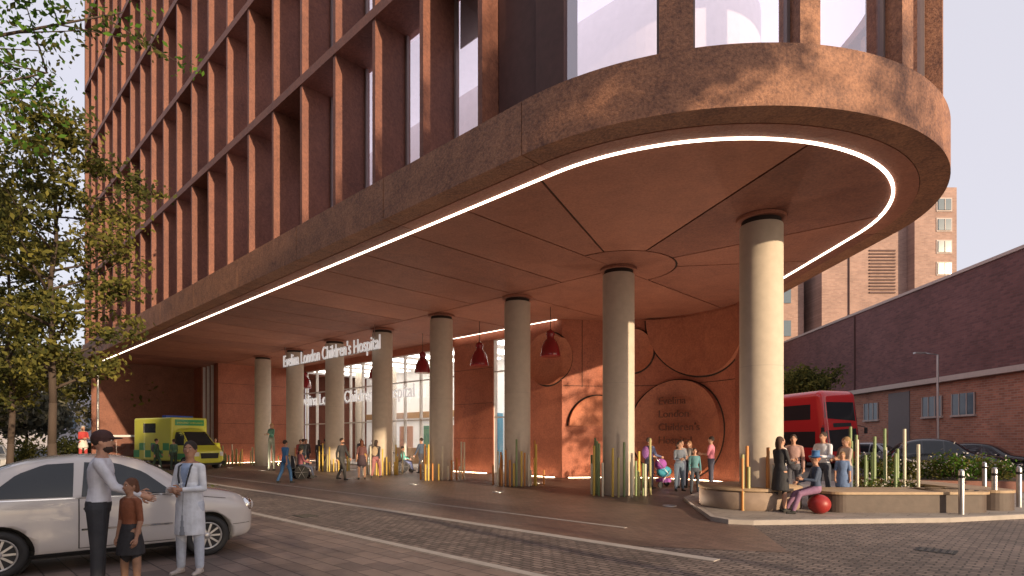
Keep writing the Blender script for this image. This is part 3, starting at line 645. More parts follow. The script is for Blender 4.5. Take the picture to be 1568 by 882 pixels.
for a,w in PA:
    h=math.degrees(w/2/R0); 
    g.prism([AR(a-h,.12),AR(a+h,.12),AR(a+h,.75),AR(a-h,.75)],ZF+.003,ZT,TCF)
    h2=h+.6; g.prism([AR(a-h2,.40),AR(a+h2,.40),AR(a+h2,.5),AR(a-h2,.5)],ZF+.004,ZT-.01,FRAME)
for k in range(1,16):
    y=C.y+1.93*k; g.box((9.6,y,(ZF+ZT)/2),(.7,.18,ZT-ZF-.01),TC)
g.obj('facade_fins_and_spandrels',HB)
g=G()
pg=[F(TE,1.01),F(-.02,1.01)]+[AR(a,.46) for a in np.arange(ANG0+.2,90.1,4)]+[(C.x+R0-.46,46)]
vs=[(*p,ZF+.05) for p in pg]+[(*p,ZT-.05) for p in pg]; n=len(pg)
g.add(vs,[[i,i+1,n+i+1,n+i] for i in range(n-1)],GLASS)
g.obj('glazing',HB)
g=G()
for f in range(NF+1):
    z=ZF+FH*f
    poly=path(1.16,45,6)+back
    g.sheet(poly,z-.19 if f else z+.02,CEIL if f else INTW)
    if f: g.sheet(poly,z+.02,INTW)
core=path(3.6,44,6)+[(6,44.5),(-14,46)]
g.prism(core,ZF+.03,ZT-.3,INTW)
g.obj('interior_floors',HB)
g=G(); g.prism(path(.1)+back,ZT+.17,ZT+1.2,TC); 
bk=[(9.75,46.1),(9.75,46.6),(-17.6,50.2),(-17.6,49.8)]; g.prism(bk,0,ZT,TC)
g.prism([F(TE+.02,.1),F(TE+.02,12),F(TE+.4,12),F(TE+.4,.1)],ZF,ZT,TC)
g.prism([F(TE,.4),F(TE,.9),(-18,50),(-18.5,50)],0,ZS,TC)
g.obj('roof_parapet_and_rear_walls',HB)
# ground floor walls
B0=Vector((2.2,25.3,0))
def W(t,d=0): p=B0+U*t-Nn*d; return (p.x,p.y)
g=G()
g.prism([W(3.4,0),W(.02,0),W(.02,.3),W(3.4,.3)],0,ZS,TCW)
g.prism([W(7.3,0),W(4.35,0),W(4.35,.3),W(7.3,.3)],0,ZS,TCW)
for z in(1.75,3.5,5.25): g.prism([W(7.3,-.006),W(4.36,-.006),W(4.36,0.01),W(7.3,0.01)],z,z+.015,DARK)
cp=[(9.0,21.2),(8.75,22.3),(8.25,23.35),(7.4,24.35),(6.4,25.05),(5.2,25.42),(3.7,25.5),(2.2,25.3)]
cw=[]
for i in range(len(cp)-1):
    p=[Vector(cp[max(0,min(len(cp)-1,i+k))]) for k in(-1,0,1,2)]
    for j in range(8):
        t=j/8; cw.append(.5*((2*p[1])+(p[2]-p[0])*t+(2*p[0]-5*p[1]+4*p[2]-p[3])*t*t+(3*p[1]-p[0]-3*p[2]+p[3])*t**3))
cw.append(Vector(cp[-1])); cw=[v.copy() for v in cw][::-1]
cl=[0]
for a,b in zip(cw,cw[1:]): cl.append(cl[-1]+(b-a).length)
def wp(s,off=0):
    s=max(0,min(cl[-1]-1e-4,s)); i=max(0,np.searchsorted(cl,s)-1); i=min(i,len(cw)-2); t=(s-cl[i])/(cl[i+1]-cl[i]); d=(cw[i+1]-cw[i]).normalized(); nn=Vector((d.y,-d.x)); p=cw[i].lerp(cw[i+1],t)+nn*off; return (p.x,p.y)
strip(g,[wp(s) for s in cl],[wp(s,-.3) for s in cl],0,ZS,TCW)
g.prism([(9.0,21.25),(9.0,45.9),(8.7,45.9),(8.7,21.25)],0,ZS,TCW)
def wsp(s,z,off):
    x,y=(wp(s,off) if s>0 else W(-s,-off)); return (x,y,z)
def arc(cs,cz,r,a0=0,a1=360,w=.07,off=.012,fill=None,foff=.045):
    m=64
    def cl_(z): return min(ZS-.02,max(.02,z))
    vs=[]
    for i in range(m+1):
        a=math.radians(a0+(a1-a0)*i/m)
        for rr in(r-w/2,r+w/2): vs.append(wsp(cs+rr*math.cos(a),cl_(cz+rr*math.sin(a)),off))
    g.add(vs,[[2*i,2*i+1,2*i+3,2*i+2] for i in range(m)],DARK)
    if fill:
        # dished relief: raised rim falling to a shallow bowl
        R_=14; vs=[]
        for j in range(R_+1):
            for i in range(m+1):
                a=math.radians(a0+(a1-a0)*i/m); rr=(r-w/2)*j/R_
                vs.append(wsp(cs+rr*math.cos(a),cl_(cz+rr*math.sin(a)),.02+foff*(j/R_)**3))
        g.add(vs,[[j*(m+1)+i,j*(m+1)+i+1,(j+1)*(m+1)+i+1,(j+1)*(m+1)+i] for j in range(R_) for i in range(m)],fill,True)
        vs=[]
        for i in range(m+1):
            a=math.radians(a0+(a1-a0)*i/m); rr=r-w/2
            for oo in(.0,foff+.02): vs.append(wsp(cs+rr*math.cos(a),cl_(cz+rr*math.sin(a)),oo))
        g.add(vs,[[2*i,2*i+1,2*i+3,2*i+2] for i in range(m)],fill)
arc(-.75,5.3,1.2,fill=TCW2,foff=.2); arc(1.6,2.3,1.35,0,180,fill=TCW2,foff=.2); arc(5.15,2.1,2.15,fill=TCW2,foff=.22); arc(6.3,6.9,2.6,180,360,fill=TCW2,foff=.18); arc(3.1,5.6,1.0,fill=TCW2,foff=.16)
g.add([wsp(.9,4,.008),wsp(.93,4,.008),wsp(.93,ZS-.02,.008),wsp(.9,ZS-.02,.008)],[[0,1,2,3]],DARK)
zz=4.05
for a,b in((.05,8.2),):
    m=20; vs=[]
    for i in range(m+1):
        x,y=wp(a+(b-a)*i/m,.008); vs+=[(x,y,zz),(x,y,zz+.025)]
    g.add(vs,[[2*i,2*i+2,2*i+3,2*i+1] for i in range(m)],DARK)
S0=Vector((-20.4,39.9,0))
def SS(t,d=0): p=S0+U*t-Nn*d; return (p.x,p.y)
g.prism([SS(0,0),SS(0,5.4),SS(.3,5.4),SS(.3,0)],0,ZS,TCW)
for z in(1.4,2.8,4.2,5.6): g.prism([SS(-.006,.01),SS(-.006,5.3),SS(.01,5.3),SS(.01,.01)],z,z+.02,DARK)
for a,b,kk in((.31,.8,'w'),(.8,3.3,'g'),(3.3,6.0,'w'),(6.0,8.4,'g'),(8.4,10.6,'w'),(10.6,12.6,'g'),(12.6,14.2,'w'),(14.2,15.4,'g')):
    if kk=='w': g.prism([SS(b,0),SS(a,0),SS(a,.3),SS(b,.3)],0,ZS,TCW)
    else:
        g.wall(SS(b,.16),SS(a,.16),.1,ZS,GLASS2)
        for q in np.linspace(a,b,4): g.prism([SS(q+.04,.08),SS(q-.04,.08),SS(q-.04,.25),SS(q+.04,.25)],0,ZS,FRAMEW)
        g.prism([SS(b,2.5),SS(a,2.5),SS(a,2.6),SS(b,2.6)],0,ZS-.1,LOBBY)
g.obj('ground_floor_walls',HB)
g=G()
for a,b in((3.4,4.35),(7.3,27.0)):
    g.wall(W(b,.15),W(a,.15),.05,6.6,GLASS2)
    n=max(1,int((b-a)/1.5))
    for q in np.linspace(a,b,n+1): g.prism([W(q+.03,.05),W(q-.03,.05),W(q-.03,.24),W(q+.03,.24)],0,6.6,FRAMEW)
    for z in(.03,2.75,5.0,6.55): g.prism([W(b,.07),W(a,.07),W(a,.22),W(b,.22)],z,z+.06,FRAMEW)
g.prism([W(27,-.02),W(3.4,-.02),W(3.4,.3),W(27,.3)],6.6,ZS-.015,TCW)
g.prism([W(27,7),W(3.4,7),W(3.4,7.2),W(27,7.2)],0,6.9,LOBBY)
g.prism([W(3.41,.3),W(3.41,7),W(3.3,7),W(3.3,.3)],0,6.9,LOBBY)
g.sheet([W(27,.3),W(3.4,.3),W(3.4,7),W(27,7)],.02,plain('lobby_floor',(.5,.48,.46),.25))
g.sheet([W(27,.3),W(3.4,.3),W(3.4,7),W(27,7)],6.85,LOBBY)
LP=emit('lobby_ceiling_light',(1,.92,.82),7)
for q in np.arange(5,26,2.4): g.prism([W(q+.9,1),W(q,1),W(q,6),W(q+.9,6)],6.78,6.82,LP)
DESK=plain('reception_timber',(.45,.27,.14),.5)
g.prism([W(20,4),W(15,4),W(15,4.8),W(20,4.8)],.02,1.1,DESK); g.prism([W(12,5.5),W(10.5,5.5),W(10.5,6.9),W(12,6.9)],.02,3.4,plain('lobby_blue_panel',(.1,.3,.45),.6))
g.prism([W(26.5,6.6),W(14,6.6),W(14,6.95),W(26.5,6.95)],3.3,3.75,DESK)
for q in np.arange(8,26,3.1): g.prism([W(q+1.6,6.85),W(q,6.85),W(q,6.98),W(q+1.6,6.98)],.1,2.7,plain('lobby_panel',(.35+.2*math.sin(q),.30,.22),.6))
for q in (9,13.5,18,22.5): g.lathe((*W(q,3.5),0),[(.25,0),(.25,6.8)],20,CONC)
for a,b in((.2,7.2),): g.prism([W(b,-.16),W(a,-.16),W(a,-.10),W(b,-.10)],ZS-.03,ZS-.015,LED)
for a,b in((.2,3.2),(4.5,7.0)): g.prism([W(b,-.34),W(a,-.34),W(a,-.26),W(b,-.26)],.03,.045,FOOT)
g.prism([SS(-.34,.3),SS(-.34,5),SS(-.26,5),SS(-.26,.3)],.03,.045,FOOT)
strip(g,[wp(s,.40) for s in np.linspace(.2,8.5,20)],[wp(s,.32) for s in np.linspace(.2,8.5,20)],.03,.045,FOOT)
g.obj('entrance_glazing_and_lobby',HB)
def uplight(x,y,z,en):
    l=bpy.data.lights.new('inground_uplight','AREA'); l.shape='DISK'; l.size=.26; l.energy=en; l.color=(1,.78,.60); o=bpy.data.objects.new('inground_uplight_lamp',l); COL.objects.link(o); o.parent=HB
    o.location=(x,y,z+.03); o.rotation_euler=(math.pi,0,0)
    g=G(); g.lathe((x,y,z),[(.18,0),(.18,.022),(.14,.022),(.14,.01)],24,METAL); g.obj('uplight_ring',HB)
for i,(x,y) in enumerate(CP[1:]):
    uplight(x-Nn.x*1.1,y-Nn.y*1.1,.01,52 if i<5 else 42); 
    if i>0: uplight(x+Nn.x*2.6-U.x*1.6,y+Nn.y*2.6-U.y*1.6,.01,28)
uplight(7.4,17.2,.10,60); uplight(4.0,14.6,.01,48); uplight(7.6,20.6,.01,40)
LET=plain('sign_lettering',(.70,.68,.68),.4,emis=(1,.97,.95),es=.4)
q=Vector((-13.2,33.15,5.85))
text('hospital_name_sign',"Evelina London Children's Hospital",9.9,q,-U,Nn,LET,None,.03,sy=1.35)
x,y=W(24.5,-.25); text('hospital_name_sign',"Evelina London Children's Hospital",14.0,(x,y,4.1),-U,Nn,LET,None,.03,sy=1.1)
x,y=wp(4.3,.22); x2,y2=wp(6.2,.22); dd=Vector((x2-x,y2-y,0)).normalized()
text('wall_lettering',"Evelina\nLondon\nChildren's\nHospital",1.8,(x,y,3.2),dd,Vector((dd.y,-dd.x,0)),plain('bronze_lettering',(.13,.045,.03),.5),HB,.03,spacing=1.25)
g=G()
for t in(0.3,9.5): 
    p_=q-U*t; g.tube((p_.x,p_.y,5.85),(p_.x,p_.y,7),.02,.02,METAL)
p1=q-U*9.9; g.tube((q.x,q.y,5.83),(p1.x,p1.y,5.83),.02,.02,METAL)
g.obj('sign_rail',HB)
REDG=plain('pendant_red_enamel',(.22,.012,.018),.25,coat=.5); BULB=emit('pendant_bulb',(1,.9,.75),8)
L1=Vector((1.53,22.9,0))
for k in range(6):
    p=L1+U*(4.15*k); g=G()
    g.tube((0,0,1.1),(0,0,2.0),.012,.012,BLACKM); g.lathe((0,0,0),[(.40,.0),(.41,.03),(.38,.18),(.34,.40),(.26,.60),(.16,.70),(.14,.80),(.18,.88),(.15,1.0),(.05,1.06),(.02,1.1)],28,REDG)
    g.lathe((0,0,0),[(.001,.02),(.36,.02)],24,BULB)
    g.obj('pendant_lamp',None,(p.x,p.y,5.0))
PC=[plain('pole_yellow',(.60,.42,.08),.5),plain('pole_orange',(.52,.22,.06),.5),plain('pole_green',(.20,.27,.12),.5),plain('pole_white',(.62,.57,.44),.5),plain('pole_olive',(.36,.33,.14),.5)]
def poles(cx,cy,ring,n,hmin,hmax,seed,span=(150,390),pal=PC,z0=0,flat=None):
    r=random.Random(seed); g=G()
    for i in range(n):
        if flat: x=r.uniform(-flat[0],flat[0]); y=r.uniform(-flat[1],flat[1])
        else:
            a=math.radians(span[0]+(span[1]-span[0])*(i+r.uniform(-.3,.3))/n); rr=ring+r.uniform(-.12,.25); x,y=rr*math.cos(a),rr*math.sin(a)
        h=hmin+(hmax-hmin)*r.random()**1.2; g.lathe((x,y,0),[(.036,0),(.036,h),(.028,h+.01)],10,pal[r.randrange(len(pal))])
    return g.obj('coloured_pole_cluster',None,(cx,cy,z0))
pals=[[PC[2],PC[3],PC[0],PC[2],PC[4]],[PC[0],PC[3],PC[1],PC[2]],[PC[3],PC[0],PC[3],PC[1]],[PC[0],PC[3],PC[0]],[PC[0],PC[1],PC[4]]]
for i,((x,y),n,hm) in enumerate(zip(CP[1:6],(24,22,20,18,14),(1.75,1.7,1.65,1.6,1.5))): poles(x,y,.75,n,.55,hm,i+3,pal=pals[i])
poles(-11.2,32.4,1,10,.7,1.3,31,flat=(1.2,.6)); poles(-17.0,37.0,1,18,.6,1.3,33,flat=(1.7,.7)); poles(-19.4,37.8,1,12,.6,1.4,34,flat=(1.4,.6))
poles(9.45,14.9,1,17,1.0,1.95,21,flat=(.8,.5),pal=[PC[2],PC[2],PC[4],PC[2],PC[3]],z0=.1)
poles(5.55,13.05,1,9,.9,1.5,22,flat=(.55,.12),pal=[PC[3],PC[4],PC[1]],z0=.1)
# ------------------------------------------------------------------ ground
rotf=-math.atan2(U.y,U.x)
SETT=brickmat('granite_setts',(.22,.17,.145),(.115,.09,.08),(.045,.037,.033),.2,.11,.014,'XY',rotf,.7,.9,.35,.45)
PAVB=brickmat('brick_paving',(.19,.125,.10),(.13,.088,.072),(.06,.045,.04),.22,.1,.006,'XY',rotf,.5,.4,.3,.4)
PAVS=brickmat('pavement_slabs',(.22,.165,.14),(.13,.10,.09),(.05,.04,.04),.55,.28,.010,'XY',rotf,.55,.4,.35,.7)
ISL=brickmat('light_paving',(.32,.28,.25),(.26,.23,.205),(.13,.11,.10),.6,.4,.008,'XY',rotf,.7,.3,.2,.6)
ASPH=plain('asphalt',(.055,.053,.055),.85,var=.3,scale=8,bump=.3)
g=G(); g.sheet([(-500,-60),(500,-60),(500,900),(-500,900)],0,ASPH); g.obj('ground')
g=G(); g.sheet([(-30,-14),(26,-14),(26,13),(14,20),(9,30),(-10,30),(-46,46)],.004,SETT); g.obj('cobbled_road')
g=G(); g.sheet([F(44,.1),F(-2.2,.1),F(-4.3,1.3),(4.9,12.0),(5,16),(9.5,20),(9.5,48),(-16,60)],.008,PAVB); g.obj('forecourt_paving')
g=G(); g.prism([F(24,-.10),F(-3.75,-.10),F(-3.75,.10),F(24,.10)],.002,.016,STONE)
g.prism([F(24,1.6),F(-1.2,1.6),F(-1.2,1.7),F(24,1.7)],.002,.014,STONE); g.obj('flush_kerb_strip')
g=G(); g.sheet([F(30,-2.55),F(-9,-2.55),F(-9,-16),F(30,-16)],.008,PAVS); g.prism([F(30,-2.4),F(-9,-2.4),F(-9,-2.55),F(30,-2.55)],.001,.03,STONE); g.obj('foreground_pavement')
isl=[(4.75,15.9),(4.15,12.0),(4.35,11.55),(4.8,11.42),(9.0,11.8),(13,12.9),(24,16.2),(24,22),(9.5,22),(6.5,19)]
g=G(); g.prism(isl,0,.10,STONE); cx=sum(p[0] for p in isl)/len(isl); cy=sum(p[1] for p in isl)/len(isl)
ins=[(cx+(p[0]-cx)*.975,cy+(p[1]-cy)*.955) for p in isl]; g.sheet(ins,.104,ISL); g.obj('pavement_island')
g=G(); g.sheet([(15,22.3),(30,22.3),(30,60),(21,60)],.006,ASPH); g.prism([(27.2,24),(29,24),(34,110),(32,110)],0,.12,ISL); g.obj('side_road')
WM=plain('road_marking_white',(.6,.6,.58),.7)
g=G()
for k in range(5): g.box((20.5+.1*k,27+k*6-3,.012),(.12,3,.004),WM)
g.obj('road_markings')
IRON=plain('cast_iron',(.07,.065,.06),.5,metal=.5)
g=G()
for x,y in((6.5,8.8),(-4.6,12.8)):
    M=Matrix.Translation((x,y,0))@Matrix.Rotation(-rotf,4,'Z'); g.box((0,0,.008),(.5,.38,.006),BLACKM,M)
    for k in range(5): g.box((-.18+k*.09,0,.013),(.045,.32,.006),IRON,M)
g.obj('drain_covers')
CT=plain('bench_corten',(.085,.06,.048),.6,var=.3,bump=.2); TIM=plain('bench_timber',(.36,.25,.15),.55,var=.3,scale=12); PLS=plain('planter_stone',(.30,.22,.165),.7,var=.25,bump=.2)
g=G(); g.lathe((0,0,0),[(1.12,.1),(1.15,.14),(1.15,.50),(1.10,.53)],48,PLS); g.lathe((0,0,0),[(1.17,.54),(1.17,.60),(.60,.60)],48,TIM); 
g.obj('circular_column_bench',None,(5.75,13.95,0))
def rrect(x0,x1,y0,y1,r,n=8):
    out=[]
    for cx_,cy_,a in((x1-r,y0+r,-90),(x1-r,y1-r,0),(x0+r,y1-r,90),(x0+r,y0+r,180)):
        for i in range(n+1):
            t=math.radians(a+90*i/n); out.append((cx_+r*math.cos(t),cy_+r*math.sin(t)))
    return out
g=G(); g.prism(rrect(6.95,10.55,12.55,13.75,.35),.1,.50,CT); 
pt=rrect(6.90,10.60,12.50,13.80,.38); g.prism(pt,.505,.56,TIM)
for i in range(9): g.prism(rrect(9.3+i*.002,10.5-i*.06,12.58+i*.065,13.72-i*.065,.3),.562+i*.004,.566+i*.004,DARK if i%2 else TIM)
g.prism(rrect(10.63,11.5,12.9,16.2,.4),.1,.5,CT); g.prism(rrect(10.61,11.52,12.88,16.22,.42),.5,.56,TIM)
g.obj('curved_bench')
g=G(); g.ell((0,0,.21),(.23,.23,.21),plain('red_ball',(.28,.02,.018),.45),24); g.obj('red_ball_seat',None,(6.64,12.42,.1))
for x,y in((9.62,12.3),(11.0,13.1),(13.4,16.3),(12.0,13.6),(14.5,18.5)):
    g=G(); g.lathe((0,0,0),[(.055,0),(.055,.92),(.04,.96),(.002,.97)],20,METAL); g.lathe((0,0,0),[(.058,.78),(.058,.84)],20,BLACKM); g.obj('bollard',None,(x,y,.1))
for x,y,h in((23.7,32,6.4),(18.0,45,6.4),(-24.5,34,6.0)):
    g=G(); g.lathe((0,0,0),[(.09,0),(.08,1),(.05,h)],12,METAL); g.tube((0,0,h),(-.9,0,h+.12),.03,.03,METAL); g.box((-1.0,0,h+.1),(.6,.2,.08),METAL); g.obj('street_lamp',None,(x,y,0))
def chair(name,loc,rz,col):
    g=G(); k=pm(col)
    for s in(1,-1):
        M=Matrix.Translation((0,s*.30,.30))@Matrix.Rotation(math.pi/2,4,'X'); g.lathe((0,0,0),[(.27,-.015),(.30,-.015),(.30,.015),(.27,.015),(.27,-.015)],24,BLACKM,M)
        for a in range(6): g.tube((0,s*.30,.30),(.27*math.cos(a*1.047),s*.30,.30+.27*math.sin(a*1.047)),.006,.006,METAL,5)
        M=Matrix.Translation((.48,s*.22,.09))@Matrix.Rotation(math.pi/2,4,'X'); g.lathe((0,0,0),[(.09,-.015),(.09,.015)],14,BLACKM,M)
        g.tube((-.2,s*.24,.45),(-.32,s*.24,.98),.015,.015,METAL); g.tube((-.32,s*.24,.98),(-.42,s*.24,1.0),.018,.018,BLACKM); g.tube((-.2,s*.24,.45),(.35,s*.24,.45),.015,.015,METAL); g.tube((.35,s*.24,.45),(.5,s*.2,.12),.015,.015,METAL)
    g.box((.08,0,.46),(.45,.44,.05),k); g.box((-.24,0,.72),(.05,.44,.5),k); g.box((.58,0,.12),(.16,.36,.02),BLACKM)
    g.obj(name,None,(loc[0],loc[1],0.012),rz)
chair('wheelchair',(-5.62,29.28),math.radians(20),(.05,.05,.06)); chair('wheelchair',(-9.05,24.42),math.radians(40),(.04,.04,.05))
def stroller(loc,rz):
    g=G(); k=pm((.05,.3,.42)); k2=pm((.3,.08,.35))
    for s in(1,-1):
        for x in(-.35,.4):
            M=Matrix.Translation((x,s*.25,.11))@Matrix.Rotation(math.pi/2,4,'X'); g.lathe((0,0,0),[(.11,-.02),(.11,.02)],16,BLACKM,M)
        g.tube((-.35,s*.25,.11),(.1,s*.24,.6),.014,.014,METAL); g.tube((.4,s*.25,.11),(-.2,s*.24,.7),.014,.014,METAL); g.tube((-.2,s*.24,.7),(-.55,s*.24,1.05),.014,.014,METAL)
    g.tube((-.55,-.24,1.05),(-.55,.24,1.05),.018,.018,BLACKM); g.ell((.05,0,.55),(.32,.2,.2),k,14); g.ell((-.12,0,.82),(.22,.21,.2),k2,14); g.box((.02,0,.25),(.4,.34,.14),k2)
    g.obj('stroller',None,(*loc,.012),rz)
stroller((5.35,20.35),math.radians(28))
# ------------------------------------------------------------------ surrounding buildings
BR1=brickmat('brick_red',(.46,.20,.13),(.30,.12,.08),(.34,.24,.19),.45,.15,.02,'YZ',0,.9,.3,.3,.2)
BR2=brickmat('brick_dark',(.20,.09,.085),(.13,.06,.06),(.15,.09,.09),.45,.15,.02,'YZ',0,.9,.3,.25,.2)
BR3=brickmat('brick_tower',(.38,.24,.19),(.29,.18,.145),(.32,.24,.21),.45,.15,.02,'XZ',0,.9,.3,.2,.25)
BR4=brickmat('brick_terrace',(.26,.15,.11),(.2,.11,.08),(.2,.16,.13),.45,.15,.02,'XZ',rotf,.9,.3,.2,.25)
WG=plain('window_glass_dark',(.10,.14,.18),.1); CON=plain('concrete_band',(.5,.42,.38),.8)
def RW(y,d=0): return (29+(y-33)*.052+d,y)
g=G(); g.prism([RW(14),RW(90),RW(90,14),RW(14,14)],5.95,12.5,BR2)
g.prism([RW(14,.25),RW(90,.25),RW(90,14),RW(14,14)],0,5.6,BR1)
g.prism([RW(14,-.15),RW(90,-.15),RW(90,14),RW(14,14)],5.602,5.948,CON)
g.prism([RW(14,-.08),RW(90,-.08),RW(90,.3),RW(14,.3)],12.503,12.7,CON)
for y in(27,36.5,39.5,47): 
    g.prism([RW(y,.18),RW(y+2.0,.18),RW(y+2.0,.30),RW(y,.30)],3.3,4.7,WG)
    for q in(0,.66,1.33,2.0): g.prism([RW(y+q-.03,.14),RW(y+q+.03,.14),RW(y+q+.03,.2),RW(y+q-.03,.2)],3.3,4.7,CON)
    g.prism([RW(y-.1,.10),RW(y+2.1,.10),RW(y+2.1,.26),RW(y-.1,.26)],3.18,3.3,CON)
for y in(43,52,60): g.prism([RW(y,.2),RW(y+2.6,.2),RW(y+2.6,.30),RW(y,.30)],.1,5.3,plain('steel_door',(.16,.14,.14),.6))
for y in(24,50): g.prism([RW(y,-.1),RW(y+.12,-.1),RW(y+.12,0),RW(y,0)],5.95,12.4,CAV)
g.obj('long_brick_building')
g=G(); y0=64
g.prism([(34.5,y0),(43.98,y0),(43.98,y0+14),(34.5,y0+14)],0,28.9,BR3); g.prism([(44.0,y0-1.2),(48.6,y0-1.2),(48.6,y0+14),(44.0,y0+14)],0,29.2,BR3)
g.prism([(34.2,y0-.1),(43.98,y0-.1),(43.98,y0+14),(34.2,y0+14)],28.95,29.5,BR3)
for z in(10,12.3,14.7,17.1,19.5,21.9,24.3,26.5):
    g.box((47.2,y0-1.22,z+.8),(1.7,.1,1.5),CON); g.box((47.2,y0-1.30,z+.8),(1.4,.1,1.2),WG); g.box((47.2,y0-1.36,z+.8),(.08,.06,1.2),CON)
for k in range(14): g.box((41.2,y0-.06,18.0+k*.36),(2.9,.12,.14),CAV)
for x in(37.5,): g.box((x,y0-.1,18),(.08,.12,21),CAV)
g.obj('brick_tower_block')
g=G(); g.prism([(22,66),(33.5,66),(33.5,80),(22,80)],0,22,BR3)
for k in range(5):
    for j in range(3): g.box((24+j*3.6,65.95,3+k*3.8),(1.6,.1,1.8),WG)
g.obj('dark_brick_building')
# unseen terrace added across the street to keep skylight off the straight facade
g=G(); g.prism([F(70,-24),F(-20,-24),F(-20,-36),F(70,-36)],0,21,BR4); g.prism([F(70,-23.8),F(-20,-23.8),F(-20,-24.2),F(70,-24.2)],21.002,21.7,CON)
for k in range(28):
    for f in range(5):
        t=-18+k*3.1; z=1.0+f*3.9; g.prism([F(t+1.3,-23.93),F(t,-23.93),F(t,-24.02),F(t+1.3,-24.02)],z,z+2.0,WG); g.prism([F(t+1.4,-23.85),F(t-.1,-23.85),F(t-.1,-24.02),F(t+1.4,-24.02)],z-.15,z-.01,CON)
g.obj('unseen_terrace_opposite')
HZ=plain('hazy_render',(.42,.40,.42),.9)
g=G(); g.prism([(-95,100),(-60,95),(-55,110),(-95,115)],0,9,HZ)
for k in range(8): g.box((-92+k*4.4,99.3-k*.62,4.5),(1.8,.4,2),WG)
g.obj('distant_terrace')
g=G(); g.box((-24.6,36.5,1.9),(3.2,1.4,.12),WHITE); 
for x in(-26,-23.2): g.box((x,36.5,.95),(.1,.1,1.85),METAL)
g.wall((-25.9,37.1),(-23.3,37.1),.2,1.8,GLASS2); g.obj('shelter_canopy')
def leaves(g,pts,size,mat,r):
    P=pts; n=len(P); a=r.normal(size=(n,3)); a/=np.linalg.norm(a,axis=1)[:,None]; b=np.cross(a,r.normal(size=(n,3))); b/=np.linalg.norm(b,axis=1)[:,None]
    s=size*r.uniform(.6,1.3,size=(n,1)); a=a*s; b=b*s*.55
    V=np.stack([P-a,P+b*.9,P+a,P-b*.9],1).reshape(-1,3); o=len(g.v); k=g.mi(mat)
    g.v+= [tuple(x) for x in V.tolist()]; g.f+=[[o+4*i,o+4*i+1,o+4*i+2,o+4*i+3] for i in range(n)]; g.m+=[k]*n; g.sm+=[False]*n
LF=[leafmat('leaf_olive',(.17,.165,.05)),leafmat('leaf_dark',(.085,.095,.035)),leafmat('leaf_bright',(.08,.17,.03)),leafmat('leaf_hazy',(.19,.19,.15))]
BARK=plain('bark',(.07,.05,.04),.9,bump=.4)
def shrub(name,loc,r3,n,mat,flowers=None,seed=1,size=.05):
    r=np.random.default_rng(seed); g=G()
    c=r.uniform(-1,1,(14,3))*np.array([r3[0]*.75,r3[1]*.75,r3[2]*.3])+np.array([0,0,r3[2]*.5])
    for q in c:
        g.tube((q[0]*.6,q[1]*.6,0),tuple(q),.012,.005,BARK,4)
        leaves(g,q+r.normal(size=(n//14,3))*np.array([r3[0],r3[1],r3[2]])*.17,size,mat[r.integers(len(mat))],r)
    if flowers is not None:
        leaves(g,c[r.integers(0,14,60)]+r.normal(size=(60,3))*np.array(r3)*.18+[0,0,r3[2]*.15],.05,flowers,r)
    return g.obj(name,None,loc)
WF=plain('flower_white',(.65,.6,.55),.7)
g=G(); g.prism([(11.9,18.2),(15.6,17.4),(17.6,20.2),(12.0,21.2)],.1,.42,plain('planter_corten',(.20,.08,.055),.7,var=.3,bump=.2)); g.sheet([(12,18.3),(15.5,17.5),(17.4,20.1),(12.1,21.1)],.43,plain('soil',(.05,.035,.025),.9)); g.obj('planter_bed')
for i,(x,y) in enumerate(((12.5,18.8),(13.3,18.5),(14.1,18.2),(15.2,18.2),(16.2,19.4),(12.8,20.2),(13.9,19.9),(15,19.6))): shrub('flowering_shrub',(x,y,.4),(.7,.6,.55+.25*((i*7)%3)/2),1100,LF[:3],WF,i+50)
for i,(x,y) in enumerate(((9.0,14.4),(9.8,14.6),(10.2,15.2),(9.3,15.6))): shrub('flowering_shrub',(x,y,.1),(.5,.5,.6),600,LF[:3],WF,i+70,.04)
shrub('grass_shrub',(-7.0,12.7,0),(.7,.6,.7),1400,LF[:2],None,80); shrub('grass_shrub',(-7.9,13.6,0),(.8,.6,.8),1400,LF[:2],WF,81)
shrub('grass_shrub',(-11.5,15.6,0),(1,.6,.8),1500,LF[:2],None,82)
for i in range(6): shrub('hedge_shrub',(-34+i*2.3,40+i*1.0,0),(1.6,1.2,1.8),1500,[LF[1],LF[0]],None,90+i,.11)
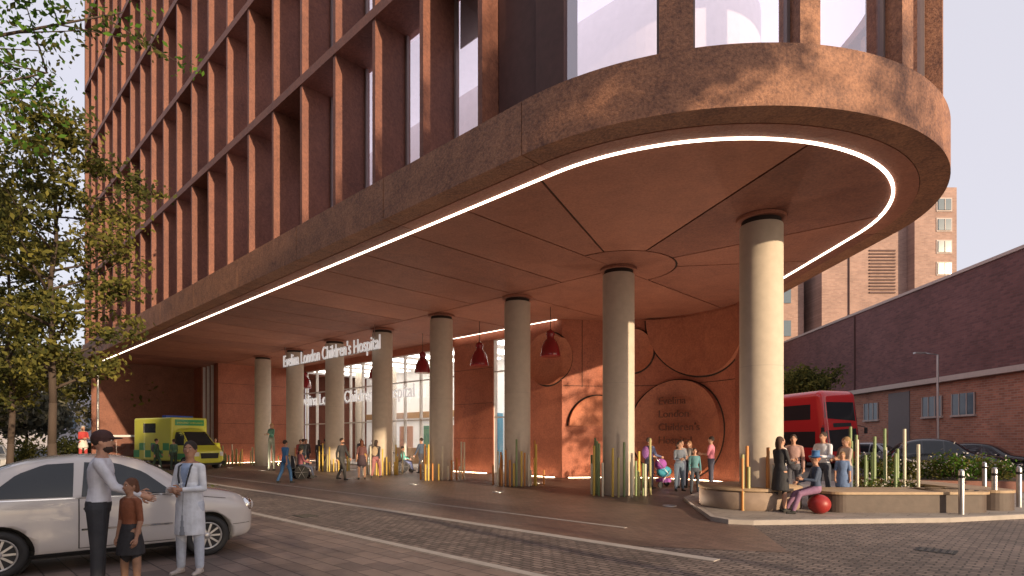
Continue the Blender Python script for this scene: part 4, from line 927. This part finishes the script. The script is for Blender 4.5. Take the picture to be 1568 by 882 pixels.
def tree(name,base,H,z0,R,seed,mats,nl=26,per=260,size=.11,trunk=.16,lean=(0,0),fill=.42,hi=.95):
    r=np.random.default_rng(seed); rd=random.Random(seed); g=G(); prev=Vector((0,0,0)); pts=[prev]; n=9
    for i in range(1,n+1):
        t=i/n; p=Vector((lean[0]*t+rd.uniform(-.12,.12),lean[1]*t+rd.uniform(-.12,.12),H*hi*t)); g.tube(prev,p,trunk*(1-.85*(i-1)/n),trunk*(1-.85*i/n),BARK,9); prev=p; pts.append(p)
    def at(z): 
        k=min(n-1,int(z/(H*hi)*n)); return pts[k].lerp(pts[k+1],z/(H*hi)*n-k)
    C=[]
    for i in range(nl):
        t=i/(nl-1); z=z0+(H*.93-z0)*t; p=at(z); rr=R*(math.sin(math.pi*min(1,.18+.78*t))**.8)*rd.uniform(.6,1.1); a=i*2.4+rd.uniform(-.4,.4)
        q=p+Vector((math.cos(a)*rr,math.sin(a)*rr,rr*rd.uniform(.25,.7))); m=p.lerp(q,.5)+Vector((rd.uniform(-.2,.2),rd.uniform(-.2,.2),-.1*rr*.5))
        br=trunk*.42*(1-.6*t); g.tube(p,m,br,br*.6,BARK,6); g.tube(m,q,br*.6,br*.25,BARK,5)
        for k in range(5):
            b=m.lerp(q,rd.uniform(-.3,1.0)); d=Vector((rd.uniform(-1,1),rd.uniform(-1,1),rd.uniform(-.35,.8)))*R*.30; g.tube(b,b+d,br*.3,br*.1,BARK,4); C.append(b+d); C.append(b+d*.5)
        C.append(q)
    for c in C:
        k=int(per*rd.uniform(.3,1.2)/11*4); sg=fill*rd.uniform(.6,1.2)
        leaves(g,np.array(c)+r.normal(size=(k,3))*np.array([sg,sg,sg*.6]),size,mats[rd.randrange(len(mats))],r)
    return g.obj(name,None,(base[0],base[1],0))
tree('street_tree',(-17.4,21.8),14.6,3.6,3.3,3,[LF[0],LF[0],LF[1]],nl=30,per=130,size=.12,fill=.36)
tree('street_tree',(-24.5,28),14.0,3.5,3.2,5,[LF[0],LF[1]],nl=24,per=120,size=.14,fill=.36)
tree('street_tree',(-15.6,12.8),15,8.6,6.0,8,[LF[2],LF[2],LF[1]],nl=26,per=150,size=.10,trunk=.22)
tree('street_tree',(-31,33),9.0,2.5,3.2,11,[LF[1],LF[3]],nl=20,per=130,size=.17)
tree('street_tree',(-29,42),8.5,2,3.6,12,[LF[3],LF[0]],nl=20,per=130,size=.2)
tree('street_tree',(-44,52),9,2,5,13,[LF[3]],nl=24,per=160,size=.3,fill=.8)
tree('street_tree',(22.0,44),6.9,2.2,2.6,15,[LF[0],LF[1]],nl=22,per=130,size=.16)
tree('street_tree',(16.5,52),6.5,2.2,2.2,16,[LF[0],LF[1]],nl=20,per=120,size=.16)
tree('street_tree',(13.4,-6.2),14.6,9.0,2.9,20,[LF[0],LF[1]],nl=20,per=90,size=.15)
tree('street_tree',(25,-18),19,9,4,23,[LF[0],LF[1]],nl=20,per=80,size=.18)
tree('street_tree',(19.6,8.2),9.4,4.2,2.8,27,[LF[0],LF[1]],nl=16,per=40,size=.16)
tree('street_tree',(25.5,5.0),9.6,4.4,2.8,28,[LF[0],LF[1]],nl=16,per=40,size=.16)
# unseen trees added behind the viewpoint to shade the foreground and dapple the car
tree('street_tree',(7.4,-7.4),8.6,2.6,2.8,31,[LF[0],LF[1]],nl=22,per=95,size=.15)
tree('street_tree',(10.6,-13.5),9.5,3.2,3.0,32,[LF[0],LF[1]],nl=22,per=70,size=.16)
r=np.random.default_rng(99); g=G()
for k in range(90):
    x=-150+k*2.2+r.uniform(-1,1); y=120+r.uniform(-8,8)-k*.1; h=r.uniform(5,10)
    if -52<x<20: continue
    leaves(g,np.array([x,y,h*.55])+r.normal(size=(140,3))*[1.8,1.5,h*.22],.6,LF[3],r)
g.obj('distant_trees')
# ------------------------------------------------------------------ camera, light
cam=bpy.data.cameras.new('camera'); co=bpy.data.objects.new('camera',cam); COL.objects.link(co); co.location=(0,0,1.72); co.rotation_euler=(math.radians(90),0,0)
cam.sensor_width=36; cam.lens=880/1568*36; cam.shift_y=231/1568; cam.clip_end=2000; sc.camera=co
el=math.radians(12.5); S=Vector((.64,-.768)).normalized(); S3=Vector((S.x*math.cos(el),S.y*math.cos(el),math.sin(el)))
sl=bpy.data.lights.new('sun','SUN'); sl.energy=6.0; sl.angle=math.radians(.6); sl.color=(1,.76,.50); so=bpy.data.objects.new('sun',sl); COL.objects.link(so); so.rotation_euler=S3.to_track_quat('Z','Y').to_euler()
w=bpy.data.worlds.new('World'); sc.world=w; w.use_nodes=True; nt=w.node_tree; bg=nt.nodes['Background']; sky=nt.nodes.new('ShaderNodeTexSky'); sky.sky_type='NISHITA'; sky.sun_disc=False; sky.sun_elevation=el; sky.sun_rotation=math.atan2(S3.x,S3.y); sky.dust_density=3; sky.air_density=1; sky.ozone_density=1.5
# thin high haze over the clear sky
mx=nt.nodes.new('ShaderNodeMix'); mx.data_type='RGBA'; mx.inputs[0].default_value=.72; mx.inputs[7].default_value=(6.6,6.3,6.9,1)
nt.links.new(sky.outputs[0],mx.inputs[6]); nt.links.new(mx.outputs[2],bg.inputs[0]); bg.inputs[1].default_value=.15
